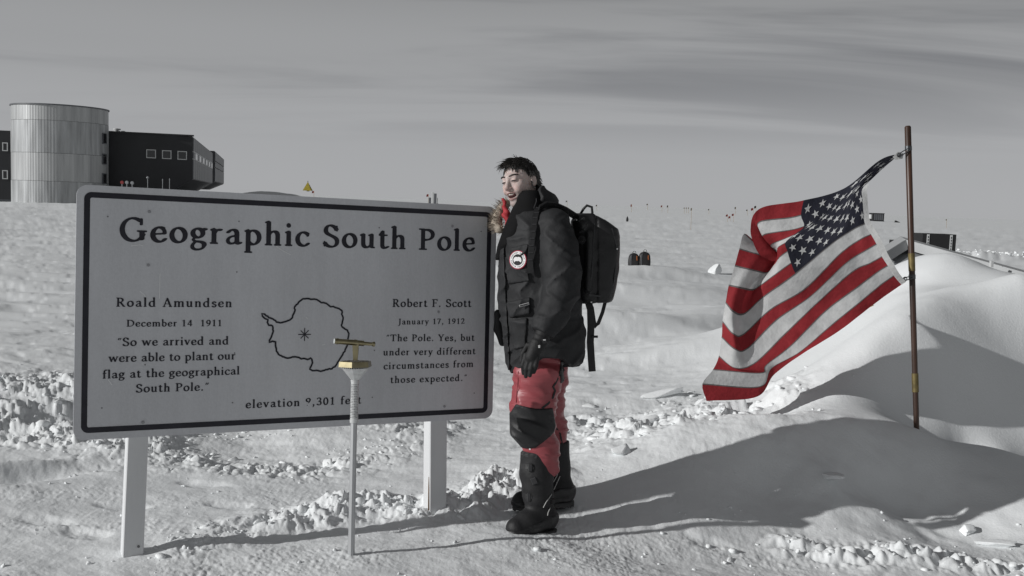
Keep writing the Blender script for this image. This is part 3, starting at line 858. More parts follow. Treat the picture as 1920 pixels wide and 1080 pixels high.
# posts
for i, (top, bot, w) in enumerate((((266, 815), (255.5, 1056), .088), ((822, 790), (821, 956), .094))):
    ut, vt = sign_uv(*top)
    a = sp(ut, vt + .98, -.012 - .046); g = sp(ut, vt, -.058)
    ub, vb = sign_uv(*bot); bpt = sp(ub, vb, -.058)
    d = nrm(bpt - g); end = bpt + d * .25
    up = -d; s = nrm(SU - up * np.dot(SU, up)); n = np.cross(s, up)
    c = (a + end) / 2; L = np.linalg.norm(a - end) / 2
    mb = MB(); mb.box(c, (s, n, up), (w / 2, .044, L), .004)
    o = fix_normals(mb.build('post', M_POST, sign))
    if i == 1:
        mb = MB(); e = bpt - s * (w / 2 - .002) - n * (-.0445)
        mb.strip([e + up * .0, e + up * .12, e + up * .17], [.007, .005, .002], .002, s)
        mb.build('worn_edge', M_WOOD, sign)
    else:
        mb = MB(); q = bpt + up * .07 + n * .0 + s * .008 
        sgn = 1 if np.dot(n, CC - q) > 0 else -1
        mb.tube([q + n * sgn * .043, q + n * sgn * .048], .006, 8); mb.build('bolt', M_BOLT, sign)

# ------------------------------------------------------------------ the pole marker: brass telescope on a staff
M_BRASS = material('polished_brass', (0.33, 0.29, 0.18), 0.28, metal=1.0, var=.2, vscale=25)
M_BRASSD = material('dark_brass', (0.05, 0.04, 0.022), 0.4, metal=.7)
M_ALU = material('aluminium_tube', (0.50, 0.51, 0.52), 0.42, metal=.55, var=.1, vscale=10, stretch=(1, 1, .1))
M_STEELW = material('engraved_sleeve', (0.62, 0.63, 0.63), 0.38, metal=.45, var=.12, vscale=30, stretch=(1, 1, 3))
M_LENS = material('telescope_lens', (0.55, 0.58, 0.58), 0.08, spec=.9)
mbase = on_z(659, 1043)
mbase[2] = hz(mbase[0], mbase[1])
MD = float(-(CR.T @ (mbase - CC))[2])
marker = empty('pole_marker', tuple(mbase), 'slim metal staff topped with a small brass telescope in front of the sign', 'marker')
mp = lambda px, py, dd=0: at(px, py, MD + dd)
pxm = MD / FPX                                            # metres per photo pixel here
mb = MB(); mb.tube([mp(658.5, 1043) - np.array([0, 0, .25]), mp(658.5, 1043), mp(663.5, 788)], 6.3 * pxm, 8); shade_auto(mb.build('staff', M_ALU, marker), 20)
mb = MB()
A, B = mp(663.8, 792), mp(665.6, 712)
seq = []
for k in range(27):
    t = k / 26; base = A + (B - A) * t; r = 7.6 * pxm
    if k in (0, 1, 25): r = 8.3 * pxm
    seq += [(base, r), (base + (B - A) * .022, r), (base + (B - A) * .022, r * .955), (base + (B - A) * .034, r * .955)]
mb.tube([s[0] for s in seq], [s[1] for s in seq], 14)
sl = mb.build('engraved_sleeve', M_STEELW, marker)
mb = MB()
for k in range(3, 24):                                     # rows of stamped characters too small to read
    base = A + (B - A) * ((k + .33) / 26)
    for j in range(-2, 3):
        a = -math.pi / 2 + j * .42 + (k % 3) * .1
        u, v, d = basis(B - A)
        n = np.array([math.cos(a), math.sin(a), 0])
        mb.box(base + n * 7.62 * pxm, (np.array([-n[1], n[0], 0]), n, d), (.0016 + .001 * ((k * 7 + j) % 3), .0004, .0012))
tag(mb.build('stamped_text', M_BOLT, sl), kind='stuff')
# flared neck and hexagonal head
axis = nrm(mp(666, 660) - mp(665.6, 712))
C0 = mp(665.8, 712); C1 = mp(666, 690)
ux = nrm(np.array([1, 0.25, 0]) - axis * np.dot(np.array([1, .25, 0]), axis)); uy = np.cross(axis, ux)
def hexa(c, r, rot=0.0, n=6, ph=14): return [c + r * (math.cos(math.radians(ph + 360 / n * k)) * ux + math.sin(math.radians(ph + 360 / n * k)) * uy) for k in range(n)]
mb = MB(); lo = hexa(C0, 8 * pxm, n=12); hi = hexa(C1, 26 * pxm, n=12)
mb.add(lo + hi, [(i, (i + 1) % 12, 12 + (i + 1) % 12, 12 + i) for i in range(12)] + [tuple(range(11, -1, -1)), tuple(range(12, 24))])
mb.build('flared_neck', M_STEELW, marker)
mb = MB(); C2 = C1 + axis * 2.2 * pxm
for k in range(36):
    a = 2 * math.pi * k / 36; q = C1 + 25.5 * pxm * (math.cos(a) * ux + math.sin(a) * uy)
    mb.tube([q, q + axis * 3 * pxm], .0016, 6)
tag(mb.build('pierced_rim', M_STEELW, marker), kind='stuff')
C2 = C1 + axis * 2.6 * pxm; C3 = C2 + axis * 10 * pxm
lo, hi = hexa(C2, 32.5 * pxm), hexa(C3, 31 * pxm)
mb = MB(); mb.add(lo + hi, [(i, (i + 1) % 6, 6 + (i + 1) % 6, 6 + i) for i in range(6)] + [tuple(range(5, -1, -1)), tuple(range(6, 12))])
hexo = mb.build('hexagonal_plate', M_BRASS, marker)
mb = MB()
for k in range(34):
    a = k * 2.399; r = (6 + 20 * math.sqrt((k + .5) / 34)) * pxm
    q = C3 + r * (math.cos(a) * ux + math.sin(a) * uy)
    mb.prism([((.0045 + .002 * (k % 3)) * math.cos(b), .0036 * math.sin(b)) for b in np.linspace(0, 2 * math.pi, 7)[:-1]], q, ux, uy, axis, .0002, .0008)
tag(mb.build('pierced_pattern', M_BRASSD, hexo), kind='stuff')
# upright bracket and telescope
b0_, b1_ = mp(666.5, 676), mp(668, 645)
side = nrm(mp(700, 640) - mp(640, 640))
mb = MB(); fw = nrm(np.cross(side, axis))
mb.add([b0_ - side * 4 * pxm - fw * .006, b0_ + side * 4 * pxm - fw * .006, b0_ + side * 4 * pxm + fw * .006, b0_ - side * 4 * pxm + fw * .006,
        b1_ - side * 7 * pxm - fw * .007, b1_ + side * 5 * pxm - fw * .007, b1_ + side * 5 * pxm + fw * .007, b1_ - side * 7 * pxm + fw * .007],
       [(3, 2, 1, 0), (4, 5, 6, 7), (0, 1, 5, 4), (1, 2, 6, 5), (2, 3, 7, 6), (3, 0, 4, 7)])
mb.build('bracket', M_BRASS, marker)
tl = lambda t: mp(627 + t * 75.5, 639.5 + t * 6.0, -.04 + .08 * t)
mb = MB()
prof = [(0.0, 5.2), (.06, 5.2), (.06, 5.8), (.10, 5.8), (.10, 5.0), (.50, 5.4), (.50, 6.2), (.56, 6.2), (.56, 5.2), (.70, 5.2), (.72, 5.6), (.73, 3.6), (.93, 3.3), (.95, 4.6), (.985, 5.0), (1.0, 4.4), (1.0, 2.0)]
mb.tube([tl(t) for t, r in prof], [r * pxm for t, r in prof], 18); tele = mb.build('telescope', M_BRASS, marker); shade_auto(tele, 40)
mb = MB(); mb.tube([tl(-.006), tl(.004)], 4.9 * pxm, 16); mb.build('lens', M_LENS, tele)
# ------------------------------------------------------------------ flag pole and flag
M_POLE = material('varnished_pole', (0.050, 0.024, 0.015), 0.42, var=.7, vscale=9, stretch=(1, 1, .15), bump=.001, bscale=30)
M_POLEBAND = material('brass_band', (0.16, 0.125, 0.05), 0.5, metal=.5, var=.35, vscale=30)
M_CLIP = material('clip_steel', (0.09, 0.095, 0.10), 0.35, metal=.8)
FD = 6.4
pole_b = at(1718, 802, FD); pole_b[2] = hz(pole_b[0], pole_b[1])
flagpole = empty('flag_pole', tuple(pole_b), 'weathered brown wooden pole with brass bands stuck in the snow drift', 'pole')
pt = at(1702, 236, FD); pb = at(1718.5, 802, FD)
dirp = nrm(pt - pb)
mb = MB(); pr = 5.6 * FD / FPX
mb.tube([pb - dirp * .35, pb, pb + (pt - pb) * .5, pt - dirp * .008, pt], [pr * .9, pr * .9, pr, pr * 1.05, pr * .7], 14)
shade_auto(mb.build('shaft', M_POLE, flagpole), 50)
def pole_at(py): return pb + (pt - pb) * ((802 - py) / (802 - 236))
for y0, y1 in ((475, 508), (700, 735)):
    mb = MB(); mb.tube([pole_at(y1), pole_at(y0)], pr * 1.10, 14); shade_auto(mb.build('metal_band', M_POLEBAND, flagpole), 50)
for y in (278, 519):
    mb = MB(); p = pole_at(y); q = np.array([-1, -.3, 0]); q = nrm(q)
    mb.tube([p + dirp * .014, p - dirp * .014], pr * 1.13, 12)
    mb.tube([p + nrm(np.array([0, -1, 0])) * pr, p + nrm(np.array([0, -1, 0])) * (pr + .016)], .008, 8)
    mb.build('eye_bolt', M_CLIP, flagpole)

UC = [0, .1, .2, .4, .6, .75, .88, 1.0]
FG = [  # rows = stripe boundaries, columns = UC; photo position of each cloth point
 [(1693,287),(1650,300),(1583,353),(1505,376),(1425,391),(1407,430),(1422,475),(1448,490)],
 [(1684,296),(1642,312),(1580,366),(1500,404),(1424,416),(1433,442),(1449,466),(1468,484)],
 [(1664,312),(1630,326),(1576,380),(1506,425),(1432,440),(1446,456),(1440,470),(1420,456)],
 [(1642,332),(1614,345),(1571,395),(1489,440),(1447,458),(1446,472),(1417,458),(1396,438)],
 [(1621,352),(1600,366),(1568,409),(1471,456),(1457,470),(1461,486),(1425,478),(1386,467)],
 [(1622,373),(1598,386),(1564,426),(1475,472),(1452,496),(1438,511),(1410,506),(1378,498)],
 [(1624,395),(1598,407),(1561,442),(1482,494),(1426,535),(1411,543),(1390,540),(1366,535)],
 [(1627,417),(1600,430),(1558,458),(1490,514),(1431,557),(1396,588),(1375,584),(1361,567)],
 [(1639,437),(1611,450),(1573,478),(1510,541),(1445,580),(1395,626),(1376,627),(1355,603)],
 [(1648,455),(1622,470),(1585,494),(1520,555),(1456,600),(1402,653),(1379,655),(1353,632)],
 [(1659,478),(1632,493),(1597,510),(1532,568),(1468,630),(1415,681),(1379,690),(1348,668)],
 [(1669,495),(1645,510),(1611,536),(1547,584),(1483,648),(1437,684),(1426,699),(1337,693)],
 [(1682,513),(1655,531),(1621,559),(1560,609),(1500,660),(1447,690),(1424,725),(1317,720)],
 [(1696,530),(1668,549),(1634,574),(1574,620),(1505,663),(1452,702),(1419,744),(1325,752)]]
def doff(k, c):
    base = .34 * UC[c] + .07 * math.sin(UC[c] * 8 + k * .45)
    if c >= 5:
        e = [.02, -.07, -.05][c - 5] if k < 9 else [.0, -.07, -.08][c - 5]
        if k <= 1: base += [-.05, -.12, -.15][c - 5]
        elif k in (2, 3): base += [.06, .10, .12][c - 5]
        elif k >= 11: base += [0, -.07, -.16][c - 5]
        else: base += e
    if c <= 1 and k < 4: base += .03 * (4 - k) * (1 if c == 0 else -.6)
    return base
FGW = np.array([[at(x, y, FD + doff(k, c)) for c, (x, y) in enumerate(row)] for k, row in enumerate(FG)])
def cr1(P, t):
    n = len(P); i = int(min(max(math.floor(t), 0), n - 2)); f = t - i
    p1, p2 = P[i], P[i + 1]; p0 = P[i - 1] if i > 0 else 2 * p1 - p2; p3 = P[i + 2] if i + 2 < n else 2 * p2 - p1
    return .5 * (2 * p1 + (p2 - p0) * f + (2 * p0 - 5 * p1 + 4 * p2 - p3) * f * f + (3 * p1 - p0 - 3 * p2 + p3) * f ** 3)
def ucol(u): return float(np.interp(u, UC, range(8)))
def flag_raw(u, v):
    col = np.array([cr1(FGW[k], ucol(u)) for k in range(14)])
    return cr1(col, v * 13)
def wr(u, v):
    a = .5 * math.sin(u * 34 + v * 9) * math.sin(v * 11 + u * 5) + .35 * math.sin(u * 71 - v * 17) + .3 * math.sin(u * 15 + v * 38)
    a += .8 * math.sin((v * 2.2 - u * .5) * 14) * (.3 + u)
    return np.array([0, -1, 0.2]) * .0045 * a
NU, NV = 96, 52
us = np.linspace(0, 1, NU + 1); vs_ = np.linspace(0, 1, NV + 1)
cols = [np.array([cr1(FGW[k], ucol(u)) for k in range(14)]) for u in us]
FV = np.array([[cr1(cols[i], v * 13) + wr(u, v) for i, u in enumerate(us)] for v in vs_])

def cloth(name, col):
    m = bpy.data.materials.new(name); m.use_nodes = True
    n = m.node_tree.nodes; l = m.node_tree.links
    b = n['Principled BSDF']; b.inputs['Roughness'].default_value = .8; b.inputs['Specular IOR Level'].default_value = .2
    co = n.new('ShaderNodeTexCoord'); t = n.new('ShaderNodeTexNoise'); t.inputs['Scale'].default_value = 14; t.inputs['Detail'].default_value = 6
    l.new(co.outputs['Object'], t.inputs['Vector'])
    r = n.new('ShaderNodeValToRGB'); r.color_ramp.elements[0].position = .3; r.color_ramp.elements[1].position = .7
    r.color_ramp.elements[0].color = (*[c * .86 for c in col], 1); r.color_ramp.elements[1].color = (*[min(1, c * 1.08) for c in col], 1)
    l.new(t.outputs['Fac'], r.inputs[0]); l.new(r.outputs[0], b.inputs['Base Color'])
    tr = n.new('ShaderNodeBsdfTranslucent'); l.new(r.outputs[0], tr.inputs['Color'])
    mx = n.new('ShaderNodeMixShader'); mx.inputs[0].default_value = .22
    l.new(b.outputs[0], mx.inputs[1]); l.new(tr.outputs[0], mx.inputs[2]); l.new(mx.outputs[0], n['Material Output'].inputs['Surface'])
    t2 = n.new('ShaderNodeTexNoise'); t2.inputs['Scale'].default_value = 45; t2.inputs['Detail'].default_value = 3
    l.new(co.outputs['Object'], t2.inputs['Vector'])
    bp = n.new('ShaderNodeBump'); bp.inputs['Distance'].default_value = .004; l.new(t2.outputs['Fac'], bp.inputs['Height']); l.new(bp.outputs[0], b.inputs['Normal'])
    return m
M_RED = cloth('flag_red', (0.27, 0.026, 0.032)); M_WHITE = cloth('flag_white', (0.54, 0.545, 0.545)); M_BLUE = cloth('flag_blue', (0.022, 0.023, 0.034))
M_SEAM = cloth('flag_seam', (0.16, 0.15, 0.15))
flag_o = empty('national_flag', tuple(at(1693, 290, FD)), 'red white and blue striped flag with white stars, flapping and folded by the wind', 'flag')
def flag_part(name, mat, i0, i1, j0, j1):
    V = FV[j0:j1 + 1, i0:i1 + 1].reshape(-1, 3); w = i1 - i0 + 1
    F_ = [(j * w + i, j * w + i + 1, (j + 1) * w + i + 1, (j + 1) * w + i) for j in range(j1 - j0) for i in range(i1 - i0)]
    return mesh_obj(name, V, F_, mat, flag_o, True)
IC = int(round(.4 * NU))
flag_part('canton', M_BLUE, 2, IC, 0, 28)
for k in range(13):
    flag_part('stripe', M_RED if k % 2 == 0 else M_WHITE, IC if k < 7 else 2, NU, 4 * k, 4 * k + 4)
# seams between the stripes
def surf(u, v): 
    i = min(u * NU, NU - 1e-6); j = min(v * NV, NV - 1e-6); a, b = int(i), int(j); f, g = i - a, j - b
    return (FV[b, a] * (1 - f) + FV[b, a + 1] * f) * (1 - g) + (FV[b + 1, a] * (1 - f) + FV[b + 1, a + 1] * f) * g
def surf_n(u, v):
    e = .006
    n = np.cross(surf(min(u + e, 1), v) - surf(max(u - e, 0), v), surf(u, min(v + e, 1)) - surf(u, max(v - e, 0)))
    return nrm(n)
for k in range(1, 13):
    V = []; F_ = []
    i0 = IC if k < 7 else 2
    for i in range(i0, NU + 1):
        u = i / NU; n = surf_n(u, k / 13); n = n if n[1] < 0 else -n
        a = surf(u, k / 13 - .0030) + n * .0015; b = surf(u, k / 13 + .0030) + n * .0015
        V += [a, b]
    F_ = [(2 * j, 2 * j + 1, 2 * j + 3, 2 * j + 2) for j in range(NU - i0)]
    mesh_obj('seam', V, F_, M_SEAM, flag_o, True)
# stars, sewn on both faces
canton = [o for o in flag_o.children if o.name.startswith('canton')][0]
star_w, star_h = .4 / 12, (7 / 13) / 10
for r in range(9):
    for c in range(11):
        if (r + c) % 2: continue
        u0, v0 = (c + 1) * star_w, (r + 1) * star_h
        if u0 < .035: u0 = .035
        V = []
        for sgn in (1, -1):
            for k in range(10):
                a = math.pi * k / 5; rad = .0245 if k % 2 == 0 else .0098
                u = u0 + rad * math.sin(a) * .72; v = v0 - rad * math.cos(a) * 1.25
                u = min(max(u, .001), .999); v = min(max(v, .001), .999)
                V.append(surf(u, v) + sgn * .003 * surf_n(u, v))
            V.append(surf(u0, v0) + sgn * .003 * surf_n(u0, v0))
        F_ = [(10, k, (k + 1) % 10) for k in range(10)] + [(21, 11 + (k + 1) % 10, 11 + k) for k in range(10)]
        mesh_obj('star', V, F_, M_WHITE, canton, True)
# white heading tape with grommets
M_HEAD = cloth('flag_heading', (0.56, 0.565, 0.56))
V = []; F_ = []
js = list(range(15, NV + 1))
for j in js:
    p = FV[j, 2]; q = FV[j, 0]; d = nrm(q - p); V += [p + np.array([0, -.002, 0]), p + d * .038 + np.array([0, -.004, 0])]
for a in range(len(js) - 1): F_.append((2 * a, 2 * a + 1, 2 * a + 3, 2 * a + 2))
mesh_obj('heading_tape', V, F_, M_HEAD, flag_o, True)
hp = at(1689, 291, FD - .01)
mb = MB(); mb.prism([(-.052, -.012), (-.03, -.03), (.012, -.022), (.018, .01), (-.02, .022)], hp, nrm(at(1690, 290, FD) - at(1680, 290, FD)), np.array([0, 0, 1.0]), np.array([0, -1.0, 0]), 0, .003)
mb.build('heading_corner', M_HEAD, flag_o)
for (gx, gy), py in (((1686, 291), 279), ((1697, 523), 519)):
    g = at(gx, gy, FD - .02); mb = MB()
    mb.tube([g + .012 * np.array([math.cos(a), 0, math.sin(a)]) for a in np.linspace(0, 2 * math.pi, 13)], .0035, 6)
    mb.build('grommet', M_CLIP, flag_o)
    e = pole_at(py) + np.array([0, -1, 0]) * (pr + .010)
    mb = MB(); m = (g + e) / 2; d = nrm(e - g); s = np.cross(d, np.array([0, 1, 0])); L = np.linalg.norm(e - g)
    mb.tube([g - d * .01, g + s * .009 + d * .008, m + s * .009, e + s * .007, e + d * .006, e - s * .007, m - s * .009, g - s * .009 + d * .008, g - d * .01], .0035, 6)
    mb.build('snap_clip', M_CLIP, flag_o)
# ------------------------------------------------------------------ the station, far left
M_CLAD = material('dark_cladding', (0.018, 0.019, 0.022), 0.55, var=.2, vscale=.6)
M_CLADG = material('grey_cladding', (0.10, 0.105, 0.115), 0.45, var=.12, vscale=.8)
M_FRAME = material('window_frame', (0.55, 0.56, 0.56), 0.5)
M_GLASS = material('dark_glass', (0.015, 0.016, 0.018), 0.12, spec=.7)
M_TIN = material('corrugated_tin', (0.42, 0.43, 0.435), 0.45, metal=.35, var=.28, vscale=.9, stretch=(2.2, 2.2, .14), col2=(.5, .51, .51))
M_TIN2 = material('corrugated_tin_worn', (0.36, 0.37, 0.375), 0.5, metal=.3, var=.3, vscale=1.3, stretch=(2.0, 2.0, .2))
Z3 = np.array([0, 0, 1.0])
UB = nrm([.97, .246, 0]); WB = nrm([-.246, .97, 0])
BC = at(360, 356, 88); BC[2] = 0                           # near right corner of the wing, on the snow
def bp_(u, w, z): return BC + UB * u + WB * w + Z3 * z
def bz(px, py, w=0.0):
    """u and z of a pixel on the wing's front face, w metres behind it"""
    r = CR @ np.array([(px - 960) / FPX, -(py - 540) / FPX, -1.0]); o = BC + WB * w
    t = np.dot(o - CC, WB) / np.dot(r, WB); q = CC + r * t - BC
    return q @ UB, q[2]

def window(parent, px0, py0, px1, py1, glass=M_GLASS, w0=0.0, fr=.07):
    u0, z1 = bz(px0, py0); u1, z0 = bz(px1, py1)
    c = bp_((u0 + u1) / 2, w0 - .03, (z0 + z1) / 2)
    hw, hh = (u1 - u0) / 2, (z1 - z0) / 2
    mb = MB(); mb.box(c, (UB, WB, Z3), (hw - fr, .02, hh - fr)); g = mb.build('window', glass, parent)
    mb = MB()
    for s in (-1, 1):
        mb.box(c + UB * s * (hw - fr / 2), (UB, WB, Z3), (fr / 2, .05, hh))
        mb.box(c + Z3 * s * (hh - fr / 2), (UB, WB, Z3), (hw - fr, .049, fr / 2))
    mb.build('frame', M_FRAME, g)

wing = empty('station_wing', tuple(bp_(-4, 5, 0)), 'long dark raised station wing with three square windows, right of the tin tower', 'building')
uL, _ = bz(198, 300); _, zt = bz(360, 256); _, zb = bz(362, 337)
L_end = 36.0
prof = [(0.0, zb), (0.0, zt), (.25, zt + .1), (11.5, zt + .1), (11.75, zt), (11.75, zb), (9.5, zb - 1.0), (2.2, zb - 1.0)]
# hull extruded along WB: near end = the dark face we look at, right side = panelled long facade
mb = MB()
hull = [(uL - 1.5, zb), (uL - 1.5, zt + .05), (0, zt), (0, zb), (-1.6, zb - .95), (uL - 1.5, zb - .95)]
mb.prism(hull, BC, UB, Z3, WB, 0, L_end)
fix_normals(mb.build('hull', M_CLAD, wing))
mb = MB(); mb.box(bp_((uL - 1.5) / 2, .1, zt + .08), (UB, WB, Z3), (-(uL - 1.5) / 2 + .12, .25, .06)); mb.build('roof_edge', M_CLAD, wing)
for x0, y0, x1, y1 in ((274.5, 280, 292.5, 297), (304, 281.5, 321.5, 298.5), (333, 283, 350.5, 300)):
    window(wing, x0, y0, x1, y1)
# long facade: panels between light rails
npan = 12
for i in range(npan):
    w0 = .3 + i * (L_end - .6) / npan; w1 = w0 + (L_end - .6) / npan - .14
    for z0, z1, m in ((zb + .06, zb + (zt - zb) * .47, M_CLADG), (zb + (zt - zb) * .50, zb + (zt - zb) * .64, M_GLASS if i % 2 else M_CLADG), (zb + (zt - zb) * .67, zt - .08, M_CLADG)):
        mb = MB(); mb.box(bp_(.04, (w0 + w1) / 2, (z0 + z1) / 2), (UB, WB, Z3), (.05, (w1 - w0) / 2, (z1 - z0) / 2)); mb.build('panel', m, wing)
for f in (.485, .655):
    mb = MB(); mb.box(bp_(.05, L_end / 2, zb + (zt - zb) * f), (UB, WB, Z3), (.05, L_end / 2 - .3, .045)); mb.build('rail', M_FRAME, wing)
v0 = at(222, 247, 92); v0[2] = zt
for dx, h, r in ((-.12, .75, .28), (.42, .55, .16)):
    mb = MB(); q = v0 + UB * dx
    mb.tube([q - Z3 * .1, q + Z3 * h * .7, q + Z3 * h * .7, q + Z3 * h * .8, q + Z3 * h * .8, q + Z3 * h * .95, q + Z3 * h], [r, r, r * .5, r * .5, r * 1.2, r * 1.2, r * .3], 12)
    shade_auto(mb.build('roof_vent', M_FRAME, wing))
for u in (-1.9, uL * .6):
    for w in (2.5, 12, 24):
        mb = MB(); mb.tube([bp_(u, w, -.5), bp_(u, w, zb - .9)], .3, 12); mb.build('stilt', M_CLAD, wing)

far = empty('station_far_wing', tuple(at(408, 360, 134) * np.array([1, 1, 0])), 'farther grey panelled station block peeking past the wing end', 'building')
o2 = at(402, 283, 132); zt2 = o2[2]; zb2 = at(402, 341, 132)[2]
mb = MB(); fu, fw = UB, WB
mb.prism([(-9, zb2 - 1), (-9, zt2), (0, zt2), (0, zb2), (-2.2, zb2 - 1)], o2 * np.array([1, 1, 0]), fu, Z3, fw, 0, 34)
fix_normals(mb.build('hull', M_CLAD, far))
for i in range(9):
    hgt = zt2 if i < 6 else zt2 - 1.0
    for a, b in ((.02, .45), (.48, .66), (.69, .97)):
        mb = MB(); mb.box(o2 * np.array([1, 1, 0]) + fu * .05 + fw * (2 + i * 3.55) + Z3 * (zb2 + (zt2 - zb2) * (a + b) / 2), (fu, fw, Z3), (.06, 1.7, (zt2 - zb2) * (b - a) / 2)); mb.build('panel', M_CLADG, far)

lw = empty('station_left_wing', tuple(bp_(uL - 14, 3, 0)), 'dark station wing cut by the left picture edge, two tall windows', 'building')
_, ztl = bz(15, 245); _, zbl = bz(15, 374); u0l, _ = bz(-170, 300); u1l, _ = bz(40, 300)
mb = MB(); mb.prism([(u0l, zbl), (u0l, ztl), (u1l, ztl), (u1l, zbl)], BC, UB, Z3, WB, 0, 11); fix_normals(mb.build('hull', M_CLAD, lw))
window(lw, 4.5, 267, 15, 283.5); window(lw, 4.5, 319, 15, 336); window(lw, -60, 268, -49, 284.5); window(lw, -60, 320, -49, 337)
mb = MB(); mb.box(bp_((u0l + u1l) / 2, .25, zbl - .9), (UB, WB, Z3), ((u1l - u0l) / 2, .2, .9)); mb.build('base_screen', M_CLADG, lw)
for i in range(7):
    mb = MB(); q = bp_(u1l - .4 - i * 1.5, .02, zbl - .9); mb.box(q, (UB, WB, Z3), (.08, .06, .95)); mb.build('stilt', M_GLASS, lw)

tow = empty('stair_tower', tuple(at(114, 383, 82) * np.array([1, 1, 0])), 'round corrugated tin tower taller than the dark wings beside it', 'tower')
TC = at(114, 383, 83.5); TC[2] = -.6; TR = 83.5 * 83.5 / FPX * .995
zc = at(112, 205, 83.5)[2]
def corr(n, z0, z1, mat, name, r0):
    mb = MB(); vs = []; fs = []
    for z in (z0, z1):
        for k in range(n):
            a = 2 * math.pi * k / n; r = r0 + (.010 if k % 2 else 0)
            vs.append(TC * np.array([1, 1, 0]) + np.array([r * math.cos(a), r * math.sin(a), z]))
    fs = [(k, (k + 1) % n, n + (k + 1) % n, n + k) for k in range(n)] + [tuple(range(n, 2 * n))]
    mb.add(vs, fs); return mb.build(name, mat, tow)
hh = zc + .6
for i, (a, b) in enumerate(((0, .30), (.30, .56), (.56, .86), (.86, 1.0))):
    corr(200, -.6 + hh * a + (.02 if i else 0), -.6 + hh * b, M_TIN if i % 2 else M_TIN2, 'tin_course', TR - .012 * (i % 2))
mb = MB(); mb.tube([TC * np.array([1, 1, 0]) + Z3 * (zc + .0), TC * np.array([1, 1, 0]) + Z3 * (zc + .1)], TR + .08, 64); mb.build('roof_rim', M_CLADG, tow)
# slit windows down its right flank
for y0, y1 in ((250, 267), (289, 306), (326, 343)):
    z0, z1 = at(188, y1, 82)[2], at(188, y0, 82)[2]
    tv = nrm((CC - TC) * np.array([1, 1, 0])); sv = np.array([-tv[1], tv[0], 0]); sv = sv if sv[0] > 0 else -sv
    an = math.asin(.885); nv = tv * math.cos(an) + sv * math.sin(an); tg = sv * math.cos(an) - tv * math.sin(an)
    c = TC * np.array([1, 1, 0]) + nv * (TR + .02) + Z3 * (z0 + z1) / 2
    mb = MB(); mb.box(c + nv * .04, (tg, nv, Z3), (.26, .04, (z1 - z0) / 2)); w_ = mb.build('window', M_GLASS, tow)
    mb = MB(); mb.box(c, (tg, nv, Z3), (.34, .06, (z1 - z0) / 2 + .07)); mb.build('frame', M_CLADG, w_)

# ------------------------------------------------------------------ small far things
M_REDM = material('signal_red', (0.22, 0.022, 0.022), .7); M_BLK = material('flag_black', (0.012, 0.012, 0.013), .7)
M_CANE = material('bamboo_cane', (0.32, 0.24, 0.13), .6, var=.2, vscale=30); M_YEL = material('tarp_yellow', (0.30, 0.24, 0.02), .7, var=.2, vscale=6)
M_ORG = material('strap_orange', (0.34, 0.10, 0.025), .6); M_GREYM = material('equipment_grey', (0.22, 0.23, 0.24), .55, var=.2, vscale=4)

def base_at(px, py):
    p = on_z(px, py)
    for _ in range(4): p = on_z(px, py, hz(p[0], p[1]))
    return p
def route_flag(px, py, hpx, col, label, group=None, wpx=3.0, fhpx=4.0, name='route_flag', d=None, zoff=0):
    p = base_at(px, py) if d is None else at(px, py, d)
    if d is not None: p[2] = hz(p[0], p[1])
    dist = float(-(CR.T @ (p - CC))[2]); k = dist / FPX
    o = empty(name, tuple(p), label, 'flag', group)
    h = hpx * k
    if d is not None: h = at(px, py - hpx, d)[2] - p[2]
    mb = MB(); mb.tube([p - Z3 * .1, p + Z3 * h], max(.012, .25 * k), 6); mb.build('cane', M_CANE, o)
    w, fh = .75 * wpx * k, .75 * fhpx * k
    dx = -1
    mb = MB(); n = 5; vs = []
    for i in range(n + 1):
        t = i / n; yy = .12 * w * math.sin(t * 5)
        for s in (0, 1): vs.append(p + np.array([dx * w * t, yy, h - s * fh - .25 * fh * t * t]))
    mb.add(vs, [(2 * i, 2 * i + 2, 2 * i + 3, 2 * i + 1) for i in range(n)])
    mb.build('pennant', col, o, True)
    return o
# beside the station, above the sign's top edge
for px, py, col, lab in ((229, 337, M_REDM, 'round red marker on a pole before the dark station wing'), (238, 337, M_GREYM, 'round grey marker beside the red one at the station wing'), (248, 338, M_GREYM, 'second round grey marker from the red one at the station wing')):
    p = at(px, py + 5, 62); g = p.copy(); g[2] = hz(p[0], p[1])
    o = empty('disc_marker', tuple(g), lab, 'marker', 'round markers by the station')
    mb = MB(); mb.tube([g, p], .03, 6); mb.build('pole', M_GREYM, o)
    mb = MB(); mb.tube([p + np.array([0, -.06, 0]), p + np.array([0, .02, 0])], [.10, .11], 14); mb.build('disc', col, o)
for px, py, lab in ((277, 334, 'slim lamp pole with a small head before the station wing'), (305, 339, 'bare thin pole standing mid station wing'), (318, 338, 'bare thin pole nearest the station wing corner')):
    p = at(px, py, 62); g = p.copy(); g[2] = hz(p[0], p[1]); o = empty('thin_pole', tuple(g), lab, 'pole', 'poles before the station')
    mb = MB(); mb.tube([g, p], .02, 6); mb.build('shaft', M_GREYM, o)
    mb = MB(); mb.tube([p, p + Z3 * .08, p + Z3 * .12], [.09 if px == 277 else .03, .07 if px == 277 else .03, .01], 8); mb.build('cap', M_GREYM, o)
